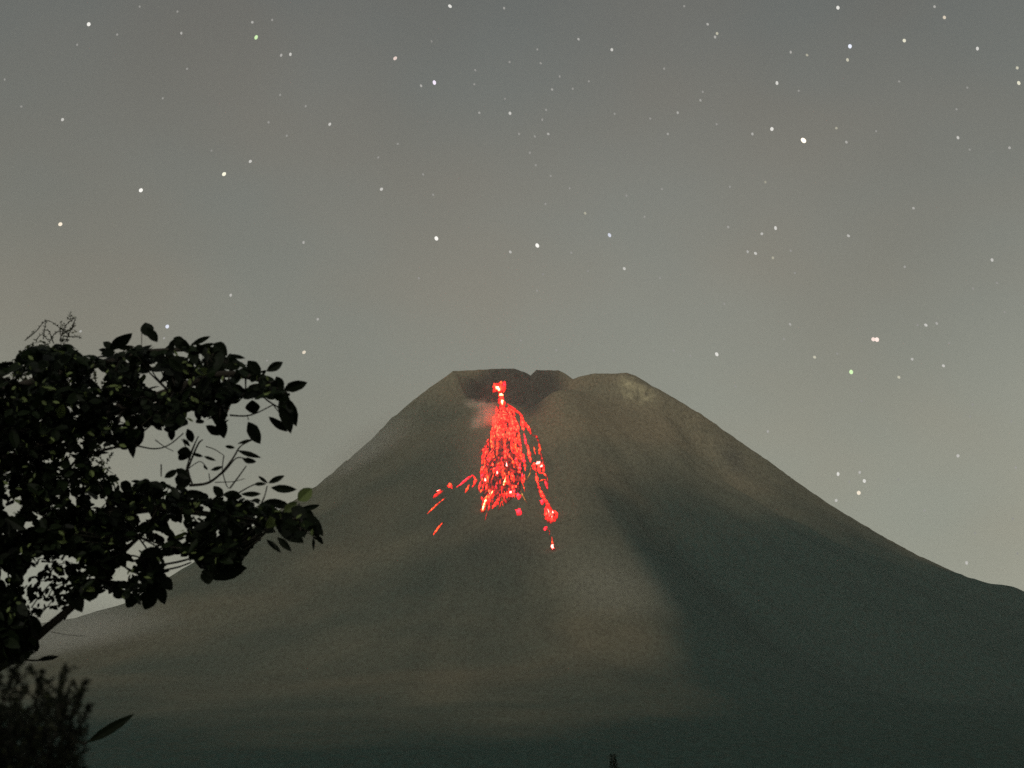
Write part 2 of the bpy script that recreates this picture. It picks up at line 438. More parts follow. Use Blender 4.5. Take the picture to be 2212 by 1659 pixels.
def streak(mb, pts, wid, seed=0, taper=0.75, lift=0.25, out=0.0):
    """a lumpy tongue of glowing debris lying on the slope; pts in zoom pixels, wid in zoom pixels"""
    rr = random.Random(seed)
    P = np.array(pts, float); ln = np.hypot(*np.diff(P, axis=0).T).sum()
    n = max(4, int(ln / 9))
    Q = resample(pts, n)
    ps = []
    for i, (x, y) in enumerate(Q):
        loc, nor = hit(*Z1(x + rr.uniform(-1.5, 1.5), y))
        if loc is None: continue
        ps.append((loc, nor))
    if len(ps) < 3: return
    K = 7; rows = []
    for i, (c, nor) in enumerate(ps):
        a_ = ps[max(i - 1, 0)][0]; b_ = ps[min(i + 1, len(ps) - 1)][0]
        tan = (b_ - a_).normalized(); sid = tan.cross(nor).normalized()
        u = i / (len(ps) - 1)
        w_ = wid * (1 - taper * abs(2 * u - 1) ** 2.2) * rr.uniform(.55, 1.5)
        depth = (c - EYE).length
        c = c + nor * out
        hw = w_ * .5 * ZPX * depth
        row = []
        for k in range(K):
            s = -1 + 2 * k / (K - 1)
            h = (1 - s * s) * hw * lift * 2 * rr.uniform(.8, 1.2) + (.5 if 0 < k < K - 1 else -1.5)
            row.append(tuple(c + sid * (s * hw) + nor * h))
        rows.append(row)
    v = [q for r in rows for q in r]; f = []
    for i in range(len(rows) - 1):
        for k in range(K - 1):
            f.append((i * K + k, i * K + k + 1, (i + 1) * K + k + 1, (i + 1) * K + k))
        f.append((i * K + K - 1, i * K, (i + 1) * K, (i + 1) * K + K - 1))
    f.append(tuple(range(K))[::-1]); f.append(tuple((len(rows) - 1) * K + k for k in range(K)))
    n_ = len(rows); hh = []
    for i in range(n_):
        u = i / (n_ - 1); e_ = (1 - .55 * abs(2 * u - 1) ** 3) * rr.choice((.5, .8, .95, 1.05, 1.15))
        hh += [e_ * (1 - .72 * abs(-1 + 2 * k / (K - 1)) ** 1.6) for k in range(K)]
    mb.add(v, f, hh)

def blob(mb, x, y, rx, ry, seed=0, bulge=.3, out=0.0):
    """a lumpy glowing mound: an uneven dome on the slope, sized in zoom pixels"""
    rr = random.Random(seed)
    c, nor = hit(*Z1(x, y))
    if c is None: return
    depth = (c - EYE).length; s = ZPX * depth
    nu, nv = 12, 5
    v = [tuple(c + nor * (bulge * min(rx, ry) * s * 1.6 + out))]; f = []
    ph = [rr.uniform(.5, 1.35) for _ in range(nu)]
    for j in range(1, nv + 1):
        e = j / nv * math.pi / 2
        for k in range(nu):
            a_ = 2 * math.pi * k / nu
            rad = math.sin(e) * ph[k]
            px = x + rx * rad * math.cos(a_); py = y + ry * rad * math.sin(a_)
            l2, n2 = hit(*Z1(px, py))
            if l2 is None or (l2 - c).length > 600: l2 = c
            h = math.cos(e) * bulge * min(rx, ry) * s * 1.6
            q = l2 + n2 * ((h if j < nv else -1.5 * (out == 0)) + out) if n2 is not None else l2
            v.append(tuple(q))
    for k in range(nu): f.append((0, 1 + k, 1 + (k + 1) % nu))
    for j in range(nv - 1):
        for k in range(nu):
            a0 = 1 + j * nu + k; a1 = 1 + j * nu + (k + 1) % nu
            f.append((a0, a0 + nu, a1 + nu, a1))
    f.append(tuple(1 + (nv - 1) * nu + k for k in range(nu)))
    mb.add(v, f, [1.0] + [1 - .75 * (j / nv) ** 1.8 for j in range(1, nv + 1) for k in range(nu)])

def heat(o, h):
    a = o.data.attributes.new('lava_heat', 'FLOAT', 'POINT'); a.data.foreach_set('value', np.array(h, np.float32)); return o

def lava_thing(name, label, anchor, cat='lava flow', group=None):
    loc, nor = hit(*Z1(*anchor))
    e = empty(name, loc); tag(e, label, cat, group)
    return e

def part(parent, name, col, *shapes):
    mb = MB(); out = 7.0 if col in ('hot', 'hotpink') else 4.5 if name in ('orange_lip', 'pink_lip', 'ember_core') else 0.0
    for i, s in enumerate(shapes):
        if s[0] == 's': streak(mb, s[1], s[2], seed=hash_(s[1][0]) + i, taper=s[3] if len(s) > 3 else .75, out=out)
        else: blob(mb, *s[1:5], seed=int(s[1] * 7 + s[2]), out=out)
    if mb.f: return heat(link_mesh(name, mb.v, mb.f, LM[col], parent, smooth=True), mb.h)
def hash_(p): return int(p[0] * 31 + p[1] * 17)

# vent at the head of the flow
ventg = lava_thing('lava_vent', 'small white hot vent under the left summit rim heading the red lava flow', (735, 300), 'lava vent')
part(ventg, 'glowing_rim', 'red', ('b', 735, 262, 44, 46), ('b', 705, 238, 22, 22), ('b', 752, 335, 26, 30), ('s', [(782, 205), (778, 270)], 24))
for sh in [('b', 725, 266, 18, 26), ('b', 748, 322, 18, 14), ('b', 757, 383, 13, 22)]: part(ventg, 'hot_core', 'hot', sh)
part(ventg, 'orange_lip', 'orange', ('b', 748, 220, 13, 12))
part(ventg, 'orange_lip', 'orange', ('s', [(738, 300), (762, 306), (775, 285)], 8))
part(ventg, 'pink_lip', 'pink', ('b', 775, 235, 12, 26))

flow = lava_thing('lava_flow', 'wide fan of red glowing lava streaks spreading down below the vent', (745, 430))
yb = [395, 430, 500, 600, 700, 800, 900, 1000, 1080, 1150, 1215]
lb = [715, 700, 692, 668, 612, 602, 592, 586, 586, 590, 598]
rb = [800, 850, 875, 893, 905, 940, 945, 930, 925, 850, 730]
# dull red emissive sheet imitating the streaks' glow on the slope between them
NB, MBD = 22, 64
grid = []
for j in range(MBD + 1):
    y = 400 + (1120 - 400) * j / MBD
    row = []
    for i in range(NB + 1):
        a0 = np.interp(y, yb, lb) + 14; b0 = np.interp(y, yb, rb) - 12
        x = a0 + (b0 - a0) * i / NB + (math.sin(j * 1.7) * 5 if i in (0, NB) else 0); y += (math.sin(i * 1.9) * 16 + math.sin(i * .8) * 22) * (j / MBD) ** 3
        l_, n_ = hit(*Z1(x, y)); edge = i in (0, NB) or j in (0, MBD)
        row.append(tuple(l_ + n_ * (-1.5 if edge else 1.2)))
    grid.append(row)
bv = [q for r in grid for q in r]; bf = [(j * (NB + 1) + i, j * (NB + 1) + i + 1, (j + 1) * (NB + 1) + i + 1, (j + 1) * (NB + 1) + i) for j in range(MBD) for i in range(NB)]
heat(link_mesh('glow_bed', bv, bf, LM['bed'], flow, smooth=True), [0.0 if i in (0, NB) or j in (0, MBD) else .55 if i in (1, NB - 1) or j in (1, MBD - 1) else 1.0 for j in range(MBD + 1) for i in range(NB + 1)])
streaks = []
rs_ = random.Random(11)
for i in range(560):
    y = rs_.uniform(400, 1190)
    a0 = np.interp(y, yb, lb); b0 = np.interp(y, yb, rb)
    x = rs_.uniform(a0, b0)
    ln = rs_.uniform(26, 80); wd = rs_.uniform(10, 24)
    if y < 640: wd *= 1.25
    pts = [(x, y)]; vx = (x - 755) / (y - 180) * .9 + rs_.gauss(0, .13)
    for k in range(4):
        vx += rs_.gauss(0, .12)
        pts.append((pts[-1][0] + vx * ln / 4, pts[-1][1] + ln / 4))
    ex_, ey_ = pts[-1]
    if ey_ > 1235 or not (np.interp(ey_, yb, lb) - 8 < ex_ < np.interp(ey_, yb, rb) + 8): continue
    # crusted gaps between the streams
    cell = float(vnoise(np.array(x / 42. + 5), np.array(y / 95. + 2), 91))
    if y > 620 and cell < (.30 if y < 850 else .38): continue
    if y > 1070 and rs_.random() < .5: continue
    c = rs_.random()
    if y < 620: col = 'salmon' if c < .62 else 'red' if c < .84 else 'orange' if c < .9 else 'dim'
    else: col = 'red' if c < .40 else 'salmon' if c < .54 else 'orange' if c < .74 else 'pink' if c < .82 else 'yellow' if c < .85 and y > 800 else 'dim'
    streaks.append((ln * wd, pts, wd, col))
streaks.sort(key=lambda s: -s[0])
NP = 84
for s in streaks[:NP]:
    part(flow, 'lava_streak', s[3], ('s', s[1], s[2]))
rest = {}
for s in streaks[NP:]: rest.setdefault(s[3], []).append(('s', s[1], s[2]))
mb = MB(); mats = []; mi = []
for ci, (c, ss) in enumerate(rest.items()):
    mats.append(LM[c])
    for s in ss:
        f0 = len(mb.f); streak(mb, s[1], s[2], seed=hash_(s[1][0]))
        mi += [ci] * (len(mb.f) - f0)
o = heat(link_mesh('lava_streaks', mb.v, mb.f, mats[0], flow, smooth=True), mb.h)
for mm in mats[1:]: o.data.materials.append(mm)
o.data.polygons.foreach_set('material_index', mi); tag(o, kind='stuff')
for nm, col, sh in [
    ('hot_patch', 'hot', ('s', [(642, 1130), (630, 1170), (617, 1205), (608, 1250)], 27, .6)),
    ('hot_patch', 'hot', ('s', [(690, 1085), (676, 1115), (664, 1140)], 13)),
    ('hot_patch', 'hot', ('s', [(794, 975), (785, 1020), (772, 1052)], 18)),
    ('hot_patch', 'hotpink', ('b', 726, 945, 9, 13)),
    ('hot_patch', 'hotpink', ('b', 634, 1000, 9, 15)),
    ('hot_patch', 'hotpink', ('b', 800, 880, 7, 20)),
    ('hot_patch', 'hotpink', ('b', 830, 1101, 11, 11)),
    ('hot_patch', 'orange', ('s', [(800, 590), (795, 650), (780, 690)], 20)),
    ('lava_tongue', 'red', ('s', [(700, 1070), (665, 1120), (632, 1170), (600, 1240)], 62, .6)),
    ('lava_tongue', 'salmon', ('s', [(740, 1120), (712, 1170), (680, 1215)], 32)),
    ('lava_tongue', 'red', ('b', 838, 1098, 32, 24)),
    ('lava_tongue', 'pink', ('b', 885, 1110, 22, 26)),
    ('lava_tongue', 'yellow', ('s', [(985, 880), (980, 930), (965, 962), (948, 992)], 13)),
    ('lava_tongue', 'yellow', ('s', [(900, 1060), (925, 1120), (945, 1155), (962, 1176)], 11)),
    ('lava_tongue', 'orange', ('s', [(908, 990), (930, 1040), (938, 1080)], 12)),
    ('lava_tongue', 'dim', ('s', [(642, 1240), (630, 1280), (622, 1312)], 11)),
    ('lava_tongue', 'dim', ('s', [(640, 690), (615, 740), (575, 772)], 20)),
    ('lava_tongue', 'pink', ('s', [(630, 700), (622, 735), (612, 765)], 13)),
    ('lava_tongue', 'red', ('s', [(742, 300), (750, 340), (758, 385), (764, 430)], 46, .3)),
    ('hot_patch', 'orange', ('s', [(700, 900), (690, 950), (672, 1000)], 13)),
    ('hot_patch', 'orange', ('s', [(850, 650), (862, 700), (880, 760)], 14)),
    ('hot_patch', 'orange', ('s', [(745, 830), (738, 880), (720, 915)], 13)),
    ('hot_patch', 'orange', ('s', [(905, 770), (915, 820), (905, 870)], 12)),
    ('hot_patch', 'hotpink', ('s', [(672, 1090), (660, 1120)], 9)),
    ('lava_tongue', 'salmon', ('s', [(760, 395), (770, 440), (775, 500), (770, 560)], 60, .4)),
    ('lava_tongue', 'red', ('s', [(735, 410), (720, 450), (712, 500)], 34)),
    ('lava_tongue', 'salmon', ('s', [(715, 480), (705, 560), (690, 640)], 36)),
    ('lava_tongue', 'salmon', ('s', [(830, 480), (845, 540), (850, 600)], 34)),
]: part(flow, nm, col, sh)

rbr = lava_thing('lava_stream', 'narrow red lava stream down the right edge ending in a bright bulb', (905, 470))
for nm, col, sh in [
    ('lava_streak', 'red', ('s', [(800, 385), (840, 420), (905, 468), (930, 520), (950, 575)], 32, .5)),
    ('lava_streak', 'salmon', ('s', [(905, 470), (918, 540), (930, 600)], 30)),
    ('lava_streak', 'red', ('s', [(945, 530), (968, 575), (985, 625)], 30)),
    ('lava_streak', 'pink', ('s', [(930, 610), (945, 680), (950, 730)], 20)),
    ('lava_streak', 'salmon', ('s', [(958, 700), (972, 780), (985, 850)], 26)),
    ('lava_streak', 'dim', ('s', [(990, 630), (1030, 640), (1050, 690)], 22)),
    ('lava_streak', 'orange', ('s', [(1048, 690), (1058, 740), (1052, 785)], 22)),
    ('lava_streak', 'orange', ('s', [(1010, 720), (1015, 760), (1025, 790)], 14)),
    ('lava_streak', 'dim', ('s', [(1060, 760), (1078, 830), (1090, 900)], 18)),
    ('lava_streak', 'red', ('s', [(1012, 850), (1005, 885), (1030, 925)], 30)),
    ('lava_streak', 'salmon', ('s', [(1045, 838), (1050, 885), (1052, 935)], 34)),
    ('lava_streak', 'red', ('s', [(1072, 845), (1088, 885), (1084, 930)], 26)),
    ('hot_patch', 'hotpink', ('b', 1046, 872, 27, 17)),
    ('hot_patch', 'hotpink', ('b', 1068, 895, 12, 15)),
    ('lava_streak', 'red', ('s', [(1028, 930), (1034, 985), (1048, 1040)], 22)),
    ('lava_streak', 'salmon', ('s', [(1048, 935), (1085, 930), (1108, 960)], 18)),
    ('lava_streak', 'orange', ('s', [(1050, 1000), (1078, 985), (1110, 985)], 14)),
    ('lava_streak', 'pink', ('s', [(1095, 985), (1108, 1025), (1120, 1058)], 20)),
    ('lava_streak', 'dim', ('s', [(1112, 930), (1118, 1000), (1122, 1080)], 12)),
    ('lava_streak', 'red', ('s', [(1048, 1040), (1065, 1085), (1088, 1130), (1120, 1185), (1150, 1225)], 34, .45)),
    ('lava_streak', 'pink', ('b', 1074, 1160, 18, 20)),
    ('lava_streak', 'pink', ('b', 1103, 1225, 13, 22)),
    ('bulb', 'red', ('s', [(1110, 1195), (1106, 1260), (1126, 1325)], 34, .5)),
    ('bulb', 'salmon', ('s', [(1146, 1215), (1152, 1270), (1148, 1332)], 34, .5)),
    ('bulb', 'red', ('s', [(1170, 1228), (1192, 1262), (1172, 1316)], 30, .5)),
    ('hot_patch', 'hotpink', ('s', [(1118, 1228), (1128, 1262), (1134, 1300)], 17)),
    ('hot_patch', 'orange', ('s', [(1148, 1250), (1158, 1275), (1154, 1300)], 14)),
    ('hot_patch', 'orange', ('s', [(1175, 1235), (1184, 1262), (1178, 1290)], 11)),
    ('lava_streak', 'salmon', ('s', [(1132, 1200), (1140, 1260), (1144, 1325)], 40, .4)),
    ('hot_patch', 'hotpink', ('s', [(1158, 1240), (1164, 1270), (1152, 1308)], 13)),
]: part(rbr, nm, col, sh)

lbr = lava_thing('lava_stream', 'short broken pink lava stream branching out to the left of the fan', (540, 960))
for nm, col, sh in [
    ('lava_streak', 'pink', ('s', [(530, 945), (500, 965), (470, 990), (440, 1015), (400, 1045)], 30, .6)),
    ('lava_streak', 'red', ('s', [(530, 950), (548, 985), (540, 1020), (520, 1045)], 24)),
    ('lava_streak', 'orange', ('s', [(500, 1020), (480, 1060), (465, 1090)], 20)),
]: part(lbr, nm, col, sh)

G = 'glowing rocks thrown clear of the lava flow'
for lab, anc, shs in [
    ('orange red glowing rock at the outer end of the pink left stream', (345, 1030), [('ember', 'red', ('b', 345, 1034, 32, 20)), ('ember_core', 'orange', ('b', 350, 1030, 14, 8))]),
    ('glowing rock with a white core left of all other lava', (252, 1090), [('ember', 'red', ('s', [(290, 1072), (250, 1095), (212, 1132)], 36)), ('ember_core', 'hotpink', ('s', [(276, 1078), (246, 1094)], 15))]),
    ('long thin orange glowing trail sloping down left under the white cored rock', (235, 1190), [('ember', 'orange', ('s', [(312, 1126), (270, 1160), (230, 1195), (165, 1256)], 20))]),
    ('small lone orange glowing streak lowest at the far left', (255, 1365), [('ember', 'orange', ('s', [(287, 1325), (258, 1358), (235, 1390), (212, 1425)], 19))]),
    ('magenta glowing block lying below the foot of the fan', (892, 1240), [('ember', 'pink', ('b', 890, 1245, 27, 38))]),
    ('small pink glowing rock just below the bright bulb', (1100, 1370), [('ember', 'pink', ('b', 1101, 1370, 19, 17)), ('ember_trail', 'dim', ('s', [(1110, 1370), (1135, 1395), (1132, 1425)], 14))]),
    ('white hot rock with an orange tail, lowest glowing point on the volcano', (1160, 1530), [('ember', 'hotpink', ('b', 1163, 1535, 17, 22)), ('ember_tail', 'orange', ('s', [(1152, 1435), (1156, 1475), (1162, 1520)], 17))]),
]:
    e = lava_thing('glowing_rock', lab, anc, 'glowing rock', G)
    for nm, col, sh in shs: part(e, nm, col, sh)

# ------------------------------------------------------------------ smoke
def smoke_mat(name, dens, scale, col=(.8, .76, .7, 1), lo=.4, hi=.65):
    m, t, N, L = new_mat(name)
    o = N('ShaderNodeOutputMaterial'); p = N('ShaderNodeVolumePrincipled')
    p.inputs['Color'].default_value = col; p.inputs['Anisotropy'].default_value = 0.0
    tcn = N('ShaderNodeTexCoord')
    ln = N('ShaderNodeVectorMath'); ln.operation = 'LENGTH'
    L(tcn.outputs['Object'], ln.inputs[0])
    fall = N('ShaderNodeMapRange'); fall.interpolation_type = 'SMOOTHSTEP'
    fall.inputs[1].default_value = 1.0; fall.inputs[2].default_value = 0.15
    fall.inputs[3].default_value = 0.0; fall.inputs[4].default_value = 1.0
    L(ln.outputs['Value'], fall.inputs[0])
    n = N('ShaderNodeTexNoise'); n.inputs['Scale'].default_value = scale; n.inputs['Detail'].default_value = 3
    L(tcn.outputs['Object'], n.inputs['Vector'])
    mr = N('ShaderNodeMapRange'); mr.inputs[1].default_value = lo; mr.inputs[2].default_value = hi
    mr.inputs[4].default_value = dens
    L(n.outputs[0], mr.inputs[0])
    mu = N('ShaderNodeMath'); mu.operation = 'MULTIPLY'
    L(mr.outputs[0], mu.inputs[0]); L(fall.outputs[0], mu.inputs[1])
    L(mu.outputs[0], p.inputs['Density']); L(p.outputs[0], o.inputs['Volume'])
    return m

def puff(name, label, px, py, rx, ry, rd, tilt, mat, off):
    """an ellipsoid of smoke over the slope; radii: rx, ry in photo pixels, rd metres"""
    loc, nor = hit(px, py)
    dist = (loc - EYE).length; s = dist / FPX
    c = loc - ray(px, py).normalized() * off
    import bmesh
    bm = bmesh.new(); bmesh.ops.create_icosphere(bm, subdivisions=3, radius=1.0)
    me = bpy.data.meshes.new(name); bm.to_mesh(me); bm.free(); me.materials.append(mat)
    o = bpy.data.objects.new(name, me); COL.objects.link(o)
    o.location = c; o.scale = (rx * s, rd, ry * s); o.rotation_euler = (0, R(tilt), 0)
    return tag(o, label, 'smoke', kind='stuff')

puff('smoke', 'thin orange lit smoke drifting left off the upper lava flow', 1045, 914, 36, 68, 60, 12, smoke_mat('thin_smoke', 0.06, 1.9, (1, .93, .80, 1), .35, .6), 40)
puff('smoke', 'small pale tuft of smoke blowing left below the vent', 1034, 877, 42, 16, 40, 14, smoke_mat('smoke_tuft', 0.07, 2.2, (1, .93, .80, 1), .35, .6), 30)
puff('smoke', 'red lit veil of thin gas hanging over the whole lava fan', 1062, 985, 110, 185, 150, 4, smoke_mat('gas_veil', 0.0009, 1.6, (.85, .75, .7, 1), .2, .7), 60)

def mist_mat(name, dens):
    return smoke_mat(name, dens, .8, (1, .98, .94, 1), .1, .6)
puff('mist', 'soft pale mist blurring the left flank of the volcano', 790, 985, 170, 70, 260, -38, mist_mat('flank_mist', .0022), 60)
puff('mist', 'low mist over the far left foot of the slope behind the tree', 150, 1385, 280, 70, 700, -10, mist_mat('foot_mist', .0021), 200)
puff('mist', 'faint pale mist patch on the fan slope below right of the lava', 1330, 1280, 190, 120, 260, 35, mist_mat('slope_mist', .0006), 180)

# ------------------------------------------------------------------ stars
SR = 22000.0
def star_mat(name, col, s):
    m, t, N, L = new_mat(name)
    o = N('ShaderNodeOutputMaterial'); e = N('ShaderNodeEmission')
    e.inputs[0].default_value = (*col, 1); e.inputs[1].default_value = s
    L(e.outputs[0], o.inputs[0])
    m.cycles.emission_sampling = 'NONE'
    return m
TINT = {'w': ('white', (1, .98, .92)), 'g': ('green', (.72, 1, .52)), 'y': ('yellow', (1, .96, .76)), 'r': ('pinkish', (1, .80, .72)),
        'b': ('bluish', (.84, .88, 1)), 'o': ('orange', (1, .88, .7)), 'v': ('violet white', (.95, .85, 1))}
T = []
def tile(ox, oy, L_):
    for q in L_:
        T.append((ox + q[0] / 3.0, oy + q[1] / 3.0, q[2], q[3] if len(q) > 3 else 'w'))
tile(0, 0, [(575,157,.9),(759,224,.25),(1175,215,.35),(1635,144,.4),(1764,129,.2),(1660,242,.9,'g'),(1822,358,.45),(1882,352,.55),(1212,446,.15),
 (405,775,.6),(30,515,.15),(2137,805,.55),(1740,793,.25),(1981,688,.2),(1622,1046,.6),(1452,1128,.95,'y'),(913,1233,.95),(391,1453,.95,'o'),
 (1967,1571,.45),(905,43,.15),(1371,976,.12)])
tile(0, 384, [(1495,761,.5),(2059,917,.4),(1084,964,.9,'b'),(1970,1131,.8,'o'),(522,995,.35)])
tile(737.3, 0, [(704,40,.75),(1055,53,.3),(349,378,.85,'r'),(517,556,.4),(603,535,.95,'v'),(1537,254,.35),(1753,322,.6),(1292,410,.25),(894,731,.3),
 (1093,734,.6),(1366,580,.3),(1500,575,.15),(1302,776,.25),(1152,868,.25),(1254,884,.2),(1341,868,.35),(1222,990,.25),(2180,730,.35),(2116,868,.3),
 (2092,445,.2),(366,932,.2),(260,1226,.65),(530,1130,.15),(616,1545,1),(1270,1591,1),(1095,1633,.5),(1738,1524,.85,'b'),(1580,1382,.45,'y'),
 (1490,1638,.2),(585,268,.12),(1060,640,.12)])
tile(737.3, 438.9, [(1834,424,.55),(1307,461,.12),(1598,440,.12),(2064,484,.15),(1084,766,.12),(2154,955,.25)])
tile(1474.7, 0, [(10,40,.2),(162,157,.35),(223,217,.5,'y'),(210,240,.45),(1006,50,.8),(1632,43,.4),(1696,113,.7,'o'),(700,338,.35),(806,357,.4,'y'),
 (1084,300,.95,'b'),(1068,388,.6,'y'),(1436,263,.75,'y'),(1910,315,.7),(2168,440,.55,'y'),(2178,538,.8,'y'),(611,538,.7),(1845,568,.15),(115,650,.3),
 (578,836,.85),(452,868,.4),(783,910,1.35,'o'),(996,830,.35,'y'),(1061,921,.4),(1784,892,.55),(2118,958,.45),(536,1180,.3,'y'),(306,1210,.2),
 (295,1471,.3),(602,1478,.7),(513,1515,.5),(1074,1528,.5),(1496,1349,.35),(421,1631,.45),(472,1642,.55),(700,1625,.15)])
tile(1474.7, 438.9, [(585,354,.45,'y'),(1439,412,.3),(2005,368,.6),(1881,553,.15),(696,785,.35),(1576,790,.65),(1646,779,.4),(1236,882,1.0,'r'),(1259,884,1.1,'r'),
 (221,979,.85),(855,998,.55,'y'),(1001,975,.2),(1487,1011,.5),(1690,1054,.55),(1092,1094,1.05,'g'),(1401,1128,.55,'y'),(1727,907,.15),(343,1188,.15)])
tile(1474.7, 827.3, [(552,314,.35),(1007,590,.75),(1147,580,.5),(1177,635,.75),(1141,712,1.0,'o'),(995,761,.55),(1784,472,.65),(1567,826,.3),
 (2158,548,.3),(2130,250,.2),(1840,1166,.65),(2139,880,.2),(1895,972,.15),(1863,217,.15)])
F_ = .15
tile(0, 0, [(x, y, F_) for x, y in [(1858,880),(1815,615),(1055,637),(138,690),(500,290),(1150,75)]])
tile(0, 384, [(1063,1040,.3),(1730,1185,.2)])
tile(737.3, 0, [(x, y, F_) for x, y in [(1848,1268),(1480,1220),(2078,1225),(240,1020),(595,1262),(1323,1322),(1965,1405),(1604,527),(862,546),(1090,402),(1270,320),
 (1415,495),(868,455),(1327,712),(1771,737),(1260,1070),(1357,1140),(2002,768)]])
tile(737.3, 438.9, [(x, y, F_) for x, y in [(1268,567),(1393,952),(502,486),(1163,890)]])
tile(1474.7, 0, [(x, y, F_) for x, y in [(1775,708),(1254,850),(220,805),(130,595),(1403,528),(1860,970),(752,588)]])
tile(1474.7, 438.9, [(x, y, F_) for x, y in [(656,880),(2087,706),(50,990),(1522,790),(2037,517),(727,452),(270,652)]])
tile(1474.7, 827.3, [(x, y, F_) for x, y in [(1880,140),(2170,1105),(1080,640),(1159,118),(1398,626)]])
ANCH = {  # landmark stars: index by rounded position -> (full label, short phrase)
 (1736,303): ('largest star of the photo, round and warm white, in the upper right', 'largest warm white star'),
 (1887,733): ('left half of the close pinkish double star above the right flank', 'pinkish double star'),
 (1894,734): ('right half of the close pinkish double star above the right flank', None),
 (1839,804): ('bright lime green star low above the right flank', 'lime green star'),
 (1855,1065): ('cream coloured drop of a star just off the right slope, brightest of its cluster', 'cream star by the right slope'),
 (943,515): ('bright white star above the left shoulder of the summit', 'bright star above the left summit shoulder'),
 (1161,530): ('bright white star straight above the summit', 'bright star straight above the summit'),
 (1317,508): ('bluish slanting star to the upper right of the summit', 'bluish slanting star'),
 (192,52): ('bright white star in the top left corner', 'top left corner star'),
 (553,81): ('bright green star near the top on the left', 'green star at top left'),
 (484,376): ('bright yellowish star high above the tree crown', 'yellowish star above the tree'),
 (304,411): ('bright white star left of the yellowish star above the tree', 'white star above the tree'),
 (130,484): ('bright warm star near the left edge above the tree', 'warm star at the left edge'),
 (361,705): ('bluish white star just above the top leaves of the tree', 'bluish star touching the treetop'),
 (657,761): ('small orange star between the tree and the summit', 'orange star right of the tree'),
 (854,126): ('bright pinkish star in the upper middle left', 'pinkish star in the upper middle'),
 (938,178): ('bright violet white star below the pinkish star in the upper middle', 'violet white star'),
 (972,13): ('white star at the very top edge, left of the middle', 'star at the middle top edge'),
 (1836,100): ('bright bluish star in the top right part of the sky', 'bluish star at top right'),
 (2201,179): ('bright yellow star at the right edge', 'yellow star at the right edge'),
 (2040,38): ('orange slanting star near the top right corner', 'orange star at top right'),
 (1548,765): ('bright white star right above the right shoulder of the summit', 'white star over the right shoulder'),
 (1675,493): ('brightest star of the loose cluster in the right middle of the sky', 'brightest star of the right middle cluster'),
 (2088,1216): ('lowest star, just above the far right slope', 'lowest star at far right'),
}
def anch(i):
    for k in ANCH:
        if abs(T[i][0] - k[0]) < 3 and abs(T[i][1] - k[1]) < 3: return k
    return None
ai = {i: anch(i) for i in range(len(T))}
anchors = [i for i in ai if ai[i] and ANCH[ai[i]][1]]
DIRS = ['right', 'upper right', 'top', 'upper left', 'left', 'lower left', 'bottom', 'lower right']
rel = {}
for i, s in enumerate(T):
    if ai[i]: continue
    k = min(anchors, key=lambda a: math.hypot(T[a][0] - s[0], T[a][1] - s[1]))
    dx_, dy_ = s[0] - T[k][0], T[k][1] - s[1]
    dd = DIRS[int(round(math.atan2(dy_, dx_) / (math.pi / 4))) % 8]
    rel.setdefault((k, dd), []).append((math.hypot(dx_, dy_), i))
LAB = {}
ORD = ['nearest', 'second', 'third', 'fourth', 'fifth', 'sixth', 'seventh', 'eighth', 'ninth', 'tenth', 'eleventh', 'twelfth']
PH_ = {'right': 'right of', 'left': 'left of', 'top': 'above', 'bottom': 'below', 'upper right': 'upper right of', 'upper left': 'upper left of',
       'lower right': 'lower right of', 'lower left': 'lower left of'}
for (k, dd), L_ in rel.items():
    L_.sort()
    for n_, (d_, i) in enumerate(L_):
        b = T[i][2]; bw = 'very faint' if b < .22 else 'faint' if b < .42 else 'clear' if b < .72 else 'bright'
        o_ = '' if len(L_) == 1 else ' ' + ORD[n_]
        LAB[i] = '%s %s star,%s %s the %s' % (bw, TINT[T[i][3]][0], o_, PH_[dd], ANCH[ai[k]][1])
for i in ai:
    if ai[i]: LAB[i] = ANCH[ai[i]][0]
import bmesh
bm = bmesh.new(); bmesh.ops.create_icosphere(bm, subdivisions=2, radius=1.0)
base_star = bpy.data.meshes.new('star'); bm.to_mesh(base_star); bm.free()
base_star.polygons.foreach_set('use_smooth', [True] * len(base_star.polygons))
star_meshes = {}
rst = random.Random(3)
for i, (px, py, b, tn) in enumerate(T):
    q = round(b * 10) / 10
    if (q, tn) not in star_meshes:
        mm = base_star.copy(); mm.name = 'star'
        st = 0.27 + 0.9 * q ** 1.7
        c = TINT[tn][1]
        mm.materials.append(star_mat('starlight', c, st)); star_meshes[(q, tn)] = mm
    o = bpy.data.objects.new('star', star_meshes[(q, tn)]); COL.objects.link(o)
    rad = (2.1 + 2.3 * min(b, 1.4) ** 1.2) * SR / FPX
    o.location = at(px, py, SR)
    el = rst.uniform(1.05, 1.5)
    o.scale = (rad / el ** .5, rad, rad * el ** .5)
    o.rotation_euler = (PITCH, R(rst.uniform(5, 55) * (1 if px < 900 else -1 if py < 900 else rst.uniform(-.3, .2))), 0)
    tag(o, LAB[i], 'star', 'stars in the night sky')

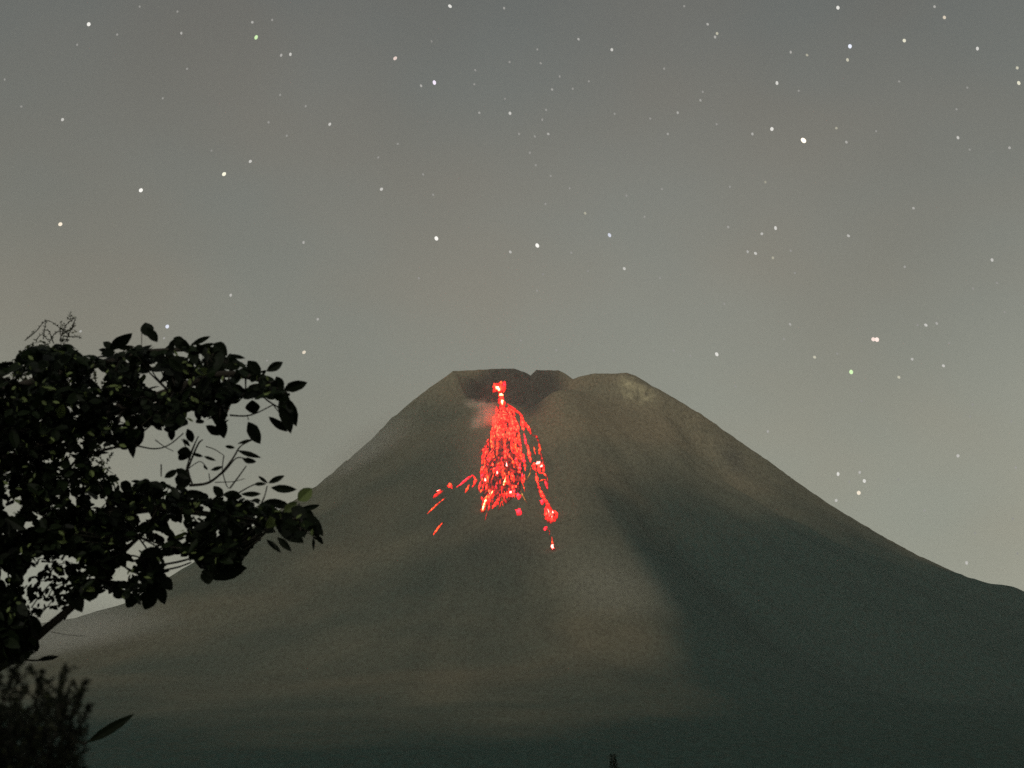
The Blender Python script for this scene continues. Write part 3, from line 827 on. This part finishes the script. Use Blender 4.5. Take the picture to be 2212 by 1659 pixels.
# ------------------------------------------------------------------ foliage
def leaf_mat(name, lo, hi, trans=.25, pale=(.17, .22, .08, 1)):
    m, t, N, L = new_mat(name)
    o = N('ShaderNodeOutputMaterial'); p = N('ShaderNodeBsdfPrincipled'); tr = N('ShaderNodeBsdfTranslucent')
    a_ = N('ShaderNodeAttribute'); a_.attribute_name = 'leaf_tone'
    rp = N('ShaderNodeValToRGB'); e = rp.color_ramp.elements
    e[0].color = lo; e[1].color = hi; e[1].position = .9
    x = e.new(.955); x.color = pale  # pale tone stands in for light on scattered leaves
    L(a_.outputs['Fac'], rp.inputs[0]); L(rp.outputs[0], p.inputs['Base Color']); L(rp.outputs[0], tr.inputs[0])
    p.inputs['Roughness'].default_value = .55; p.inputs['Specular IOR Level'].default_value = .15
    mx = N('ShaderNodeMixShader'); mx.inputs[0].default_value = trans
    L(p.outputs[0], mx.inputs[1]); L(tr.outputs[0], mx.inputs[2]); L(mx.outputs[0], o.inputs[0])
    return m
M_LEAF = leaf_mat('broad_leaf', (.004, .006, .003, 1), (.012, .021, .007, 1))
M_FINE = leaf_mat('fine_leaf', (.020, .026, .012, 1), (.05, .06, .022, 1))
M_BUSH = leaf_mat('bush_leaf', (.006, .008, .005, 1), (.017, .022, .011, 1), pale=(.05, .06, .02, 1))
m, t, N, L = new_mat('dark_bark')
o = N('ShaderNodeOutputMaterial'); p = N('ShaderNodeBsdfPrincipled'); p.inputs['Roughness'].default_value = .95
n = N('ShaderNodeTexNoise'); n.inputs['Scale'].default_value = 30; n.inputs['Detail'].default_value = 6
r_ = N('ShaderNodeValToRGB'); r_.color_ramp.elements[0].color = (.012, .01, .008, 1); r_.color_ramp.elements[1].color = (.05, .042, .03, 1)
L(n.outputs[0], r_.inputs[0]); L(r_.outputs[0], p.inputs['Base Color'])
b = N('ShaderNodeBump'); b.inputs['Strength'].default_value = .6; b.inputs['Distance'].default_value = .02
L(n.outputs[0], b.inputs['Height']); L(b.outputs[0], p.inputs['Normal']); L(p.outputs[0], o.inputs[0])
M_BARK = m

class Leaves:
    def __init__(s): s.v = []; s.f = []; s.tone = []
    def leaf(s, base, tip, wid, nor, tone, rnd, tipy=.55):
        """an ovate pointed leaf folded along its midrib and drooping a little"""
        ax = tip - base; ln = ax.length
        if ln < 1e-5: return
        ax = ax / ln
        sd = ax.cross(nor)
        if sd.length < 1e-4: sd = ax.cross(Vector((0.3, 0.2, 1)))
        sd.normalize(); nn = sd.cross(ax).normalized()
        prof = ((0, .04), (.12, .45), (.3, .88), (.5, 1.0), (.7, .84), (.86, .48), (1, .0))
        droop = rnd.uniform(-.06, .12) * ln; fold = rnd.uniform(.08, .32); wav = rnd.uniform(-.03, .03) * ln
        b = len(s.v)
        for i, (u, w_) in enumerate(prof):
            c = base + ax * (u * ln) - Vector((0, 0, 1)) * (droop * u * u) + nn * (wav * math.sin(u * 6))
            hw = wid * .5 * w_ * rnd.uniform(.93, 1.07)
            s.v += [tuple(c + sd * hw + nn * hw * fold), tuple(c), tuple(c - sd * hw + nn * hw * fold)]
            s.tone += [tone] * 3
        for i in range(len(prof) - 1):
            a = b + i * 3
            s.f += [(a, a + 1, a + 4, a + 3), (a + 1, a + 2, a + 5, a + 4)]
    def small(s, c, ax, sd, ln, w_, tone):
        b = len(s.v)
        s.v += [tuple(c), tuple(c + ax * ln * .45 + sd * w_), tuple(c + ax * ln), tuple(c + ax * ln * .45 - sd * w_)]
        s.tone += [tone] * 4; s.f.append((b, b + 1, b + 2, b + 3))
    def build(s, name, mat, parent):
        o = link_mesh(name, s.v, s.f, mat, parent)
        a = o.data.attributes.new('leaf_tone', 'FLOAT', 'POINT'); a.data.foreach_set('value', np.array(s.tone, np.float32))
        return o

def tube(mb, pts, r0, r1, k=7):
    pts = [Vector(p) for p in pts]; rows = []
    for i, c in enumerate(pts):
        a = pts[max(i - 1, 0)]; b = pts[min(i + 1, len(pts) - 1)]
        tn = (b - a).normalized(); s_ = tn.cross(Vector((.31, .2, .93))).normalized(); u_ = s_.cross(tn)
        r = r0 + (r1 - r0) * i / (len(pts) - 1)
        rows.append([tuple(c + (s_ * math.cos(2 * math.pi * q / k) + u_ * math.sin(2 * math.pi * q / k)) * r) for q in range(k)])
    v = [q for r in rows for q in r]; f = []
    for i in range(len(rows) - 1):
        for q in range(k):
            f.append((i * k + q, i * k + (q + 1) % k, (i + 1) * k + (q + 1) % k, (i + 1) * k + q))
    f.append(tuple(range(k))[::-1]); f.append(tuple((len(rows) - 1) * k + q for q in range(k)))
    mb.add(v, f)

def smooth_pts(ps, per=6):
    P = [Vector(p) for p in ps]; out = []
    for i in range(len(P) - 1):
        p0 = P[max(i - 1, 0)]; p1 = P[i]; p2 = P[i + 1]; p3 = P[min(i + 2, len(P) - 1)]
        for k in range(per):
            t = k / per
            out.append(.5 * ((2 * p1) + (p2 - p0) * t + (2 * p0 - 5 * p1 + 4 * p2 - p3) * t * t + (3 * p1 - p0 - 3 * p2 + p3) * t ** 3))
    out.append(P[-1]); return out

def inside(poly, x, y):
    c = False; n = len(poly); j = n - 1
    for i in range(n):
        xi, yi = poly[i]; xj, yj = poly[j]
        if (yi > y) != (yj > y) and x < (xj - xi) * (y - yi) / (yj - yi) + xi: c = not c
        j = i
    return c

def Z2(x, y): return (x * .3224, 658.3 + y * .3224)
def Z3(x, y): return (x * .3224, 1152 + y * .3224)

CROWN = [(-330,820),(-120,760),(0,782),(40,757),(75,742),(150,742),(180,765),(215,765),(240,748),(330,745),(400,742),(480,748),(510,775),(560,797),(600,817),
 (625,855),(640,905),(600,862),(545,862),(500,882),(482,930),(455,908),(400,918),(372,945),(350,925),(320,915),(295,968),(240,975),(200,990),(186,1020),
 (215,1000),(255,1030),(285,1034),(340,1038),(390,1048),(420,1065),(480,1072),(520,1066),(560,1082),(620,1085),(660,1096),(693,1130),(695,1172),(640,1162),(580,1148),(540,1190),
 (515,1228),(450,1240),(420,1216),(380,1197),(350,1200),(372,1240),(352,1290),(310,1305),(262,1290),(235,1275),(190,1300),(162,1300),(150,1250),(120,1225),(62,1222),
 (45,1290),(75,1345),(80,1405),(50,1432),(0,1440),(-330,1400)]
HOLES = [(300,1182,27,20),(262,1240,20,13),(145,1217,24,10),(393,764,17,9),(64,826,20,8),(210,813,11,17),(224,966,20,9),(219,990,20,8),(437,1112,24,10),
 (432,770,8,8),(545,828,10,14),(22,815,14,6),(152,888,8,7),(335,868,10,7),(345,842,8,6),(162,912,6,8),(160,1080,8,14),(210,1080,14,10),(15,1060,7,18),(35,1090,8,10),(370,1060,7,10),
 (20,1105,12,12),(330,825,14,9),(365,850,7,8),(415,900,14,12),(155,985,10,14),(120,1085,8,8),(385,1140,18,8),(405,1165,12,8),(470,1150,9,7),(240,1100,9,9),(100,1225,10,8),(8,1250,8,20),
 (60,1130,8,8),(310,1110,14,10),(355,1155,10,7),(175,950,9,9),(290,900,10,6),(250,870,8,7),(520,820,8,12)]
def clear(x, y):
    for (hx_, hy_, rx_, ry_) in HOLES:
        if ((x - hx_) / rx_) ** 2 + ((y - hy_) / ry_) ** 2 < 1: return False
    return True
TD = 9.0
tree = empty('broadleaf_tree', (-3.75, 9.2, 0))
tag(tree, 'black silhouetted tree with large oval leaves reaching in from the left edge', 'tree')
rt = random.Random(5)
# trunk outside the frame, limbs reaching into it
tr_pts = smooth_pts([(-3.75, 9.2, -.2), (-3.7, 9.15, .9), (-3.55, 9.2, 1.9), (-3.5, 9.1, 2.9), (-3.3, 9.15, 3.9)])
mb = MB(); tube(mb, tr_pts, .17, .07, 12); link_mesh('trunk', mb.v, mb.f, M_BARK, tree, smooth=True)
LIMBS = [
 ([(-3.6, 9.2, 1.6), tuple(at(-160, 1500, 9.1)), tuple(at(0, 1440, 8.9)), tuple(at(90, 1366, 8.8)), tuple(at(162, 1305, 8.8)), tuple(at(228, 1232, 8.8)), tuple(at(262, 1196, 8.8)), tuple(at(300, 1160, 8.7))], .034, .010),
 ([(-3.5, 9.1, 2.3), tuple(at(-200, 1290, 9.2)), tuple(at(40, 1180, 9.0)), tuple(at(200, 1120, 8.9)), tuple(at(330, 1098, 8.9)), tuple(at(410, 1105, 8.9)), tuple(at(540, 1122, 8.9)), tuple(at(650, 1120, 8.8))], .045, .006),
 ([(-3.5, 9.1, 2.9), tuple(at(-150, 1080, 9.2)), tuple(at(60, 980, 9.1)), tuple(at(200, 905, 9.0)), tuple(at(330, 860, 8.9)), tuple(at(470, 810, 8.8)), tuple(at(560, 820, 8.8)), tuple(at(620, 850, 8.8))], .05, .008),
 ([(-3.35, 9.15, 3.6), tuple(at(-120, 900, 9.3)), tuple(at(60, 830, 9.3)), tuple(at(200, 790, 9.2)), tuple(at(320, 760, 9.1)), tuple(at(440, 755, 9.0))], .04, .008),
]
SK = []
for ps, r0, r1 in LIMBS:
    q = smooth_pts(ps, 8); mb = MB(); tube(mb, q, r0, r1, 9)
    link_mesh('branch', mb.v, mb.f, M_BARK, tree, smooth=True); SK += q
tw = MB()
def twig2(pts, z, r0, r1, dep):
    tube(tw, smooth_pts([at(*z(*p), dep + rt.uniform(-.03, .03)) for p in pts], 5), r0, r1, 6)
for pts, r0, r1 in [
 ([(600,1000),(750,960),(870,935),(960,850),(1020,800)], .008,.004), ([(900,940),(1030,965),(1130,940),(1230,860)], .0045,.003),
 ([(1040,905),(1100,950),(1160,980)], .003,.002), ([(1270,1210),(1390,1195),(1480,1130),(1560,1030),(1610,950),(1690,905)], .008,.003),
 ([(1250,1120),(1290,1020),(1330,930),(1357,905)], .006,.004), ([(1260,1100),(1340,1050),(1390,1100)], .003,.002),
 ([(1380,950),(1440,970),(1500,1010)], .003,.002), ([(1500,1010),(1490,1100),(1510,1190),(1530,1230)], .0035,.0025),
 ([(1540,1230),(1600,1150),(1650,1080)], .005,.003), ([(1440,1190),(1560,1185),(1640,1165)], .0025,.002),
 ([(1390,1195),(1500,1120),(1580,1030),(1640,1030)], .005,.003),
 ([(1540,740),(1640,745),(1720,725),(1830,670)], .005,.003), ([(1620,610),(1700,565),(1790,640),(1870,690)], .005,.004),
 ([(1730,1370),(1770,1290),(1790,1215)], .005,.003), ([(1600,1260),(1680,1215),(1750,1190)], .004,.003),
 ([(1080,1070),(1080,1150)], .004,.003), ([(950,180),(948,290)], .002,.002), ([(1310,920),(1250,1090),(1240,1150)], .004,.003),
 ([(1400,1130),(1408,1195)], .003,.003), ([(1665,770),(1655,740)], .003,.002), ([(1830,670),(1900,760)], .003,.002), ([(2010,1330),(1960,1390)], .003,.003),
 ([(1280,1050),(1240,940),(1215,900)], .003,.002), ([(1290,1210),(1260,1100),(1275,1000),(1330,880)], .005,.003)]:
    twig2(pts, Z2, r0, r1, 8.75)
for pts, r0, r1 in [([(1090,210),(1200,190),(1290,165)], .007,.005), ([(1110,245),(1200,225),(1280,195)], .006,.004), ([(930,30),(980,100),(1000,150)], .005,.004),
 ([(960,60),(1000,20)], .004,.004), ([(820,190),(880,150),(960,170)], .006,.004), ([(250,560),(300,500),(420,480),(500,460)], .004,.003), ([(60,500),(110,430),(180,350)], .006,.004),
 ([(340,660),(450,680),(575,690)], .002,.001), ([(60,790),(140,840),(230,852),(300,845),(390,825)], .006,.004)]:
    twig2(pts, Z3, r0, r1, 8.8)

crown = Leaves()
PXM = lambda d: d / FPX                # metres per photo pixel at a depth
def hand_leaf(z, b, t, w_, tone=.3, dep=8.7):
    dep += rt.uniform(-.12, .12)
    B = at(*z(*b), dep); Tp = at(*z(*t), dep + rt.uniform(-.03, .03))
    nor = (EYE - B).normalized() + Vector((rt.uniform(-.3, .3), 0, rt.uniform(-.3, .3)))
    crown.leaf(B, Tp, w_ * .3224 * PXM(dep) * 1.05, nor, tone, rt)
for q in [((735,300),(888,183),80),((690,250),(770,300),50),((1000,215),(972,118),85),((1055,250),(985,150),60),((1275,275),(1412,198),34),((1150,240),(1280,275),75),((1160,225),(1240,235),40),
 ((1330,285),(1440,262),30),((1430,260),(1525,330),95),((1530,335),(1645,362),28),((1660,375),(1745,475),85),((1785,445),(1896,384),58),((1900,575),(2062,500),72),((1850,480),(1895,565),60),
 ((1880,600),(1950,855),95),((1905,610),(1988,800),85),((1925,850),(1800,742),52),((1690,638),(1702,735),95),((1662,785),(1745,932),88),((1470,745),(1502,888),75),((1380,810),(1485,872),60),
 ((870,880),(895,1018),52),((1150,800),(1150,912),52),((1255,830),(1290,920),55),((1590,932),(1692,900),20),((1508,948),(1575,957),24),((1590,975),(1752,1032),34),((1625,1035),(1718,1055),40),
 ((1365,1015),(1448,1045),22),((1412,1108),(1495,1088),26),((1188,985),(1285,1005),85),((1200,1000),(1240,1040),60),((1285,995),(1362,1022),24),((1225,898),(1275,945),25),((1362,1075),(1392,1108),18),
 ((1190,1105),(1100,1165),45),((1240,1110),(1215,1240),100),((1180,1100),(1270,1160),60),((925,1190),(1025,1235),90),((1060,1205),(1120,1210),50),((1798,1195),(1908,1143),36),((1730,1148),(1795,1195),22),
 ((1700,1205),(1785,1195),26),((1815,1225),(1990,1248),52),((1430,1215),(1495,1290),58),((1495,1270),(1625,1285),65),((1615,1268),(1750,1270),36),((1225,1260),(1400,1275),62),
 ((1755,1330),(1935,1325),62),((1440,1330),(1570,1365),60),((2000,1375),(2145,1348),38),((2050,1390),(2165,1545),75),((1840,1440),(2035,1595),115),((1950,1360),(2060,1420),90),((2120,1540),(2165,1610),30),
 ((2100,1560),(2100,1640),20),((1785,1575),(1885,1650),36),((1858,1558),(1955,1645),46),((1640,1590),(1700,1620),70),((1700,1500),(1640,1640),100),((1550,1350),(1700,1400),70),((1600,600),(1500,640),80),
 ((900,280),(800,290),30),((660,300),(740,310),30)]:
    hand_leaf(Z2, *q)
hand_leaf(Z2, (2090, 1230), (1998, 1315), 90, .97); hand_leaf(Z2, (1990, 1320), (1900, 1400), 60, .93); hand_leaf(Z2, (1880, 1400), (1780, 1500), 80, .95)
for q in [((1350,260),(1655,235),135),((1380,240),(1400,345),90),((1560,150),(1620,220),60),((1640,80),(1705,60),60),((1030,370),(970,520),95),((1060,340),(1105,465),75),((1075,290),(1155,378),80),
 ((905,395),(850,505),85),((470,370),(552,518),100),((650,330),(600,460),80),((250,850),(395,822),34),((180,540),(260,700),110),((150,600),(120,830),120),((210,700),(250,800),70),((760,380),(820,430),70),((1000,200),(1080,330),90)]:
    hand_leaf(Z3, *q)

def place_cluster(cx_, cy_, dep, nl, size):
    c = at(cx_, cy_, dep); n_ok = 0
    th0 = rt.uniform(0, 6.28)
    for k in range(nl):
        th = th0 + k * 6.28 / nl + rt.uniform(-.5, .5)
        ln = size * rt.uniform(.7, 1.15)
        foreshort = rt.uniform(.45, 1)
        ex_ = cx_ + ln * foreshort * math.cos(th); ey_ = cy_ + ln * foreshort * math.sin(th) * .9 + ln * .12
        mx_, my_ = (cx_ + ex_) / 2, (cy_ + ey_) / 2
        if not (inside(CROWN, ex_, ey_) and inside(CROWN, mx_, my_)): continue
        if not (clear(ex_, ey_) and clear(mx_, my_)): continue
        zz = math.sqrt(max(0, 1 - foreshort ** 2)) * ln * PXM(dep) * rt.choice((-1, 1))
        b = at(cx_ + (ex_ - cx_) * .12, cy_ + (ey_ - cy_) * .12, dep); e = at(ex_, ey_, dep + zz)
        nor = Vector((rt.gauss(0, .6), -1 + rt.gauss(0, .5), .5 + rt.gauss(0, .6))).normalized()
        crown.leaf(b, e, ln * PXM(dep) * rt.uniform(.38, .5), nor, rt.random() * .89 if rt.random() > .02 else .97, rt)
        n_ok += 1
    if n_ok:
        k = min(range(0, len(SK)), key=lambda i: (SK[i] - c).length_squared)
        if (SK[k] - c).length < .9 and rt.random() < .5:
            q = SK[k].lerp(c, .5) + Vector((0, 0, -.02))
            # keep hidden twigs off the open sky
            if all(inside(CROWN, *project(*(SK[k].lerp(c, u)))) and clear(*project(*(SK[k].lerp(c, u)))) for u in (.1, .25, .4, .5, .6, .75, .9)):
                tube(tw, [SK[k], q, c], .006, .002, 5)
n = 0
while n < 1500:
    x = rt.uniform(-330, 700); y = rt.uniform(745, 1440)
    if not (inside(CROWN, x, y) and clear(x, y)): continue
    if x < 0 and rt.random() < .35: continue
    n += 1
    place_cluster(x, y, rt.uniform(8.3, 9.7), rt.randint(4, 7), rt.uniform(34, 52))
for k in range(130):
    place_cluster(rt.uniform(-60, 85), rt.uniform(1280, 1432), rt.uniform(8.5, 9.3), rt.randint(4, 7), rt.uniform(30, 46))
# small pale leaves, their colour standing in for lit leaves and sky gaps
k = 0
while k < 230:
    x = rt.uniform(0, 690); y = rt.uniform(760, 1330)
    if not (inside(CROWN, x, y) and inside(CROWN, x + 12, y + 10) and inside(CROWN, x - 12, y - 10)): continue
    k += 1; th = rt.uniform(0, 6.28); ln = rt.uniform(7, 17); dp = rt.uniform(8.15, 8.5)
    crown.leaf(at(x, y, dp), at(x + ln * math.cos(th), y + ln * math.sin(th), dp + rt.uniform(-.02, .02)), ln * PXM(dp) * rt.uniform(.35, .6), Vector((rt.gauss(-.3, .4), -1, .5 + rt.gauss(0, .4))), rt.choice((.93, .97, .99, .8)), rt)
# small leaves and thin shoots in the pale opening under the crown
for k in range(115):
    x = rt.uniform(58, 165); y = rt.uniform(1225, 1325)
    if y > 1310 - (x - 60) * .1 + 20: continue
    th = rt.uniform(0, 6.28); ln = rt.uniform(10, 22); dp = rt.uniform(8.7, 9.2)
    crown.leaf(at(x, y, dp), at(x + ln * math.cos(th), y + ln * math.sin(th), dp), ln * PXM(dp) * .5, Vector((rt.gauss(0, .4), -1, rt.gauss(0, .4))), rt.random() * .89, rt)
for k in range(12):
    x = rt.uniform(60, 150); y = rt.uniform(1240, 1340)
    tube(tw, smooth_pts([at(x, y, 8.9), at(x + rt.uniform(10, 25), y - rt.uniform(5, 30), 8.9), at(x + rt.uniform(25, 55), y - rt.uniform(20, 50), 8.95)], 4), .004, .002, 5)
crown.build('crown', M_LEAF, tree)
tag(link_mesh('twigs', tw.v, tw.f, M_BARK, tree, smooth=True), kind='stuff')

# the finer-leaved tree behind it
fine = empty('fine_leaved_tree', (-4.6, 11.5, 0))
tag(fine, 'wispy fine leaved tree mixed in behind the broad leaves, twigs topping them at left', 'tree')
rf = random.Random(9)
FD = 10.6
mb = MB(); tube(mb, smooth_pts([(-4.6, 11.5, -.2), (-4.5, 11.4, 1.5), (-4.2, 11.2, 3), tuple(at(-160, 1050, 10.9)), tuple(at(-60, 960, 10.7))]), .12, .04, 10)
link_mesh('trunk', mb.v, mb.f, M_BARK, fine, smooth=True)
ftw = MB(); fl = Leaves()
hub = at(-60, 960, 10.7)
FREG = [(-200,800),(0,782),(50,745),(90,735),(140,745),(180,775),(232,800),(245,880),(262,930),(235,1005),(262,1040),(235,1062),(185,1062),(120,1000),(60,1100),(-200,1100)]
def spray(p0, p1, nleaf, ln, wd, dep, rr, bend=.1, store=fl, twm=ftw, r=.003):
    a = at(*p0, dep); b = at(*p1, dep + rr.uniform(-.1, .1))
    mid = a.lerp(b, .5) + Vector((0, 0, bend * (b - a).length))
    ps = smooth_pts([a, mid, b], 5); tube(twm, ps, r, r * .4, 4)
    for k in range(nleaf):
        c = ps[int(rr.random() * (len(ps) - 1))].lerp(ps[-1], rr.random() * .15)
        ax = Vector((rr.gauss(0, 1), rr.gauss(0, 1), rr.gauss(0, 1))).normalized(); ax = (ax + (b - a).normalized() * .7).normalized()
        sd = ax.cross(Vector((rr.gauss(0, 1), rr.gauss(0, 1), rr.gauss(0, 1)))).normalized()
        store.small(c, ax, sd, ln * rr.uniform(.6, 1.3), wd * rr.uniform(.7, 1.2), rr.random() * .89 if rr.random() > .06 else .97)
n = 0
while n < 560:
    x = rf.uniform(-200, 262); y = rf.uniform(735, 1100)
    if not inside(FREG, x, y): continue
    n += 1
    ang = rf.gauss(-1.2, .7); l_ = rf.uniform(18, 46)
    ex_, ey_ = x + l_ * math.cos(ang), y + l_ * math.sin(ang)
    if not inside(FREG, ex_, ey_): continue
    spray((x, y), (ex_, ey_), 26, .020, .006, rf.uniform(10.0, 11.2), rf)
for k in range(16):
    tgt = at(rf.uniform(-100, 220), rf.uniform(780, 1040), 10.6)
    tube(ftw, smooth_pts([hub, hub.lerp(tgt, .5) + Vector((0, 0, .08)), tgt], 5), .012, .003, 6)
# bare wisps against the sky
for pts in [[(165,240),(240,180),(312,106),(400,155),(470,215)], [(400,330),(410,240),(400,165)], [(400,240),(440,140),(512,80)], [(430,190),(480,160),(505,90)],
            [(290,230),(300,150),(312,106)], [(420,210),(480,215),(540,218)], [(240,240),(280,200),(330,250)], [(330,250),(370,190),(420,180)], [(440,250),(470,180),(500,140)], [(360,260),(330,180),(300,170)]]:
    tube(ftw, smooth_pts([at(*Z2(*p), FD) for p in pts], 5), .0035, .0018, 5)
    for i in range(len(pts) - 1):
        spray(Z2(*pts[i]), Z2(*pts[i + 1]), 9, .018, .004, FD, rf, r=.0015)
for k in range(26):
    x, y = rf.uniform(385, 510), rf.uniform(90, 300)
    if abs((x - 400) - (300 - y) * .45) > 60: continue
    spray(Z2(x, y), Z2(x + rf.uniform(-30, 40), y - rf.uniform(10, 50)), 10, .02, .004, FD + rf.uniform(-.1, .1), rf, r=.0015)
fl.build('crown', M_FINE, fine)
tag(link_mesh('twigs', ftw.v, ftw.f, M_BARK, fine, smooth=True), kind='stuff')

# near soft shrub in the bottom left corner
sh = empty('shrub', (-1.15, 3.0, 0))
tag(sh, 'dark feathery out of focus shrub in the bottom left corner', 'shrub')
rb_ = random.Random(21)
BREG = [(-160,1420),(0,1445),(40,1470),(70,1450),(100,1440),(140,1430),(178,1442),(194,1490),(186,1540),(196,1590),(192,1640),(210,1700),(-160,1760)]
stw = MB(); sl = Leaves()
root = Vector((-1.15, 3.0, 0))
for k in range(7):
    tgt = at(rb_.uniform(-100, 130), rb_.uniform(1560, 1700), 3.1 + rb_.uniform(-.15, .15))
    mbk = MB(); tube(mbk, smooth_pts([root + Vector((rb_.uniform(-.05, .05), rb_.uniform(-.05, .05), -.05)), root.lerp(tgt, .55) + Vector((rb_.uniform(-.05, .05), .03, 0)), tgt]), .009, .003, 6)
    link_mesh('stem', mbk.v, mbk.f, M_BARK, sh, smooth=True)
n = 0
while n < 1500:
    x = rb_.uniform(-160, 215); y = rb_.uniform(1425, 1760)
    if not inside(BREG, x, y): continue
    dens = min(1.0, max(.10, (y - 1470) / 110.0)) * min(1, max(.16, (215 - x) / 75.0))
    if y < 1540 and x < 75: dens = .10
    if 95 < x < 190 and y < 1560: dens = max(dens, .14)
    if y > 1560: dens *= min(1, max(.2, (200 - x + (y - 1560) * .2) / 90.0))
    n += 1
    if rb_.random() > dens: continue
    ang = rb_.gauss(-1.1, .8); l_ = rb_.uniform(20, 48)
    ex_, ey_ = x + l_ * math.cos(ang), y + l_ * math.sin(ang)
    if not inside(BREG, ex_, ey_): continue
    spray((x, y), (ex_, ey_), 40, .0075, .0020, 3.1 + rb_.uniform(-.22, .22), rb_, store=sl, twm=stw, r=.0009)
for (p0, p1, nl_) in [((40, 1560), (28, 1452), 60), ((70, 1570), (92, 1448), 60), ((120, 1560), (140, 1436), 55), ((150, 1580), (186, 1470), 60), ((20, 1560), (-20, 1440), 60), ((60, 1500), (10, 1436), 50), ((165, 1600), (196, 1520), 50), ((100, 1520), (60, 1442), 40), ((10, 1500), (50, 1425), 45)]:
    spray(p0, p1, nl_ * 2, .011, .003, 3.1 + rb_.uniform(-.15, .15), rb_, bend=.12, store=sl, twm=stw, r=.0016)
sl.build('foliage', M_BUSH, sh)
tag(link_mesh('twigs', stw.v, stw.f, M_BARK, sh, smooth=True), kind='stuff')

# the single spear leaf rising beside the shrub
spr = empty('spear_leaf_plant', (-2.3, 7.4, 0))
tag(spr, 'long dark spear shaped leaf slanting up beside the bottom left shrub', 'plant')
crown2 = Leaves()
B = at(188, 1604, 7.5); Tp = at(290, 1546, 7.45)
crown2.leaf(B, Tp, .045, (EYE - B).normalized(), .3, rt)
crown2.build('leaf', M_LEAF, spr)
mb = MB(); tube(mb, smooth_pts([(-2.3, 7.4, -.05), (-2.25, 7.45, .4), tuple(at(120, 1700, 7.5)), tuple(B)]), .012, .004, 7)
link_mesh('stalk', mb.v, mb.f, M_BARK, spr, smooth=True)

# far treetop at the bottom edge
ft = empty('distant_tree', tuple(Vector((at(1335, 1659, 300).x, at(1335, 1659, 300).y, 0))))
tag(ft, 'tip of a small dark far tree poking up at the bottom edge below the lava', 'tree')
tx, ty = ft.location.x, ft.location.y
mb = MB(); tube(mb, smooth_pts([(tx, ty, -1), (tx + .3, ty, 12), (tx - .9, ty, 26.2)]), .5, .06, 8)
link_mesh('trunk', mb.v, mb.f, M_BARK, ft, smooth=True)
dl = Leaves(); rd = random.Random(2)
for k in range(3200):
    if rd.random() < .55:
        h = rd.uniform(8, 26.6); rr_ = .25 + (26.6 - h) * .12; cx0 = tx - .9 * (h / 26) ** 2
    else:
        h = rd.uniform(8, 23.6); rr_ = .8 + (23.6 - h) * .22; cx0 = tx + 2.0
    a_ = rd.uniform(0, 6.28); q = rr_ * math.sqrt(rd.random())
    c = Vector((cx0 + q * math.cos(a_), ty + q * math.sin(a_), h))
    ax = Vector((math.cos(a_), math.sin(a_), rd.uniform(-.2, .9))).normalized()
    dl.small(c, ax, ax.cross(Vector((rd.gauss(0, 1), rd.gauss(0, 1), rd.gauss(0, 1)))).normalized(), rd.uniform(.3, .7), .09, rd.random() * .9)
dl.build('crown', M_LEAF, ft)

# ------------------------------------------------------------------ the night air
m, t, N, L = new_mat('night_haze')
o = N('ShaderNodeOutputMaterial'); p = N('ShaderNodeVolumePrincipled')
p.inputs['Color'].default_value = (.86, .88, .84, 1); p.inputs['Density'].default_value = 0.00003
L(p.outputs[0], o.inputs['Volume'])
x0, x1, y0, y1, z0, z1 = -6500, 6500, -60, 10500, -70, 2350
hv = [(x, y, z) for x in (x0, x1) for y in (y0, y1) for z in (z0, z1)]
hf = [(0, 1, 3, 2), (4, 6, 7, 5), (0, 4, 5, 1), (2, 3, 7, 6), (0, 2, 6, 4), (1, 5, 7, 3)]
tag(link_mesh('haze', hv, hf, m), 'thin night haze in front of the volcano', 'haze', kind='stuff')
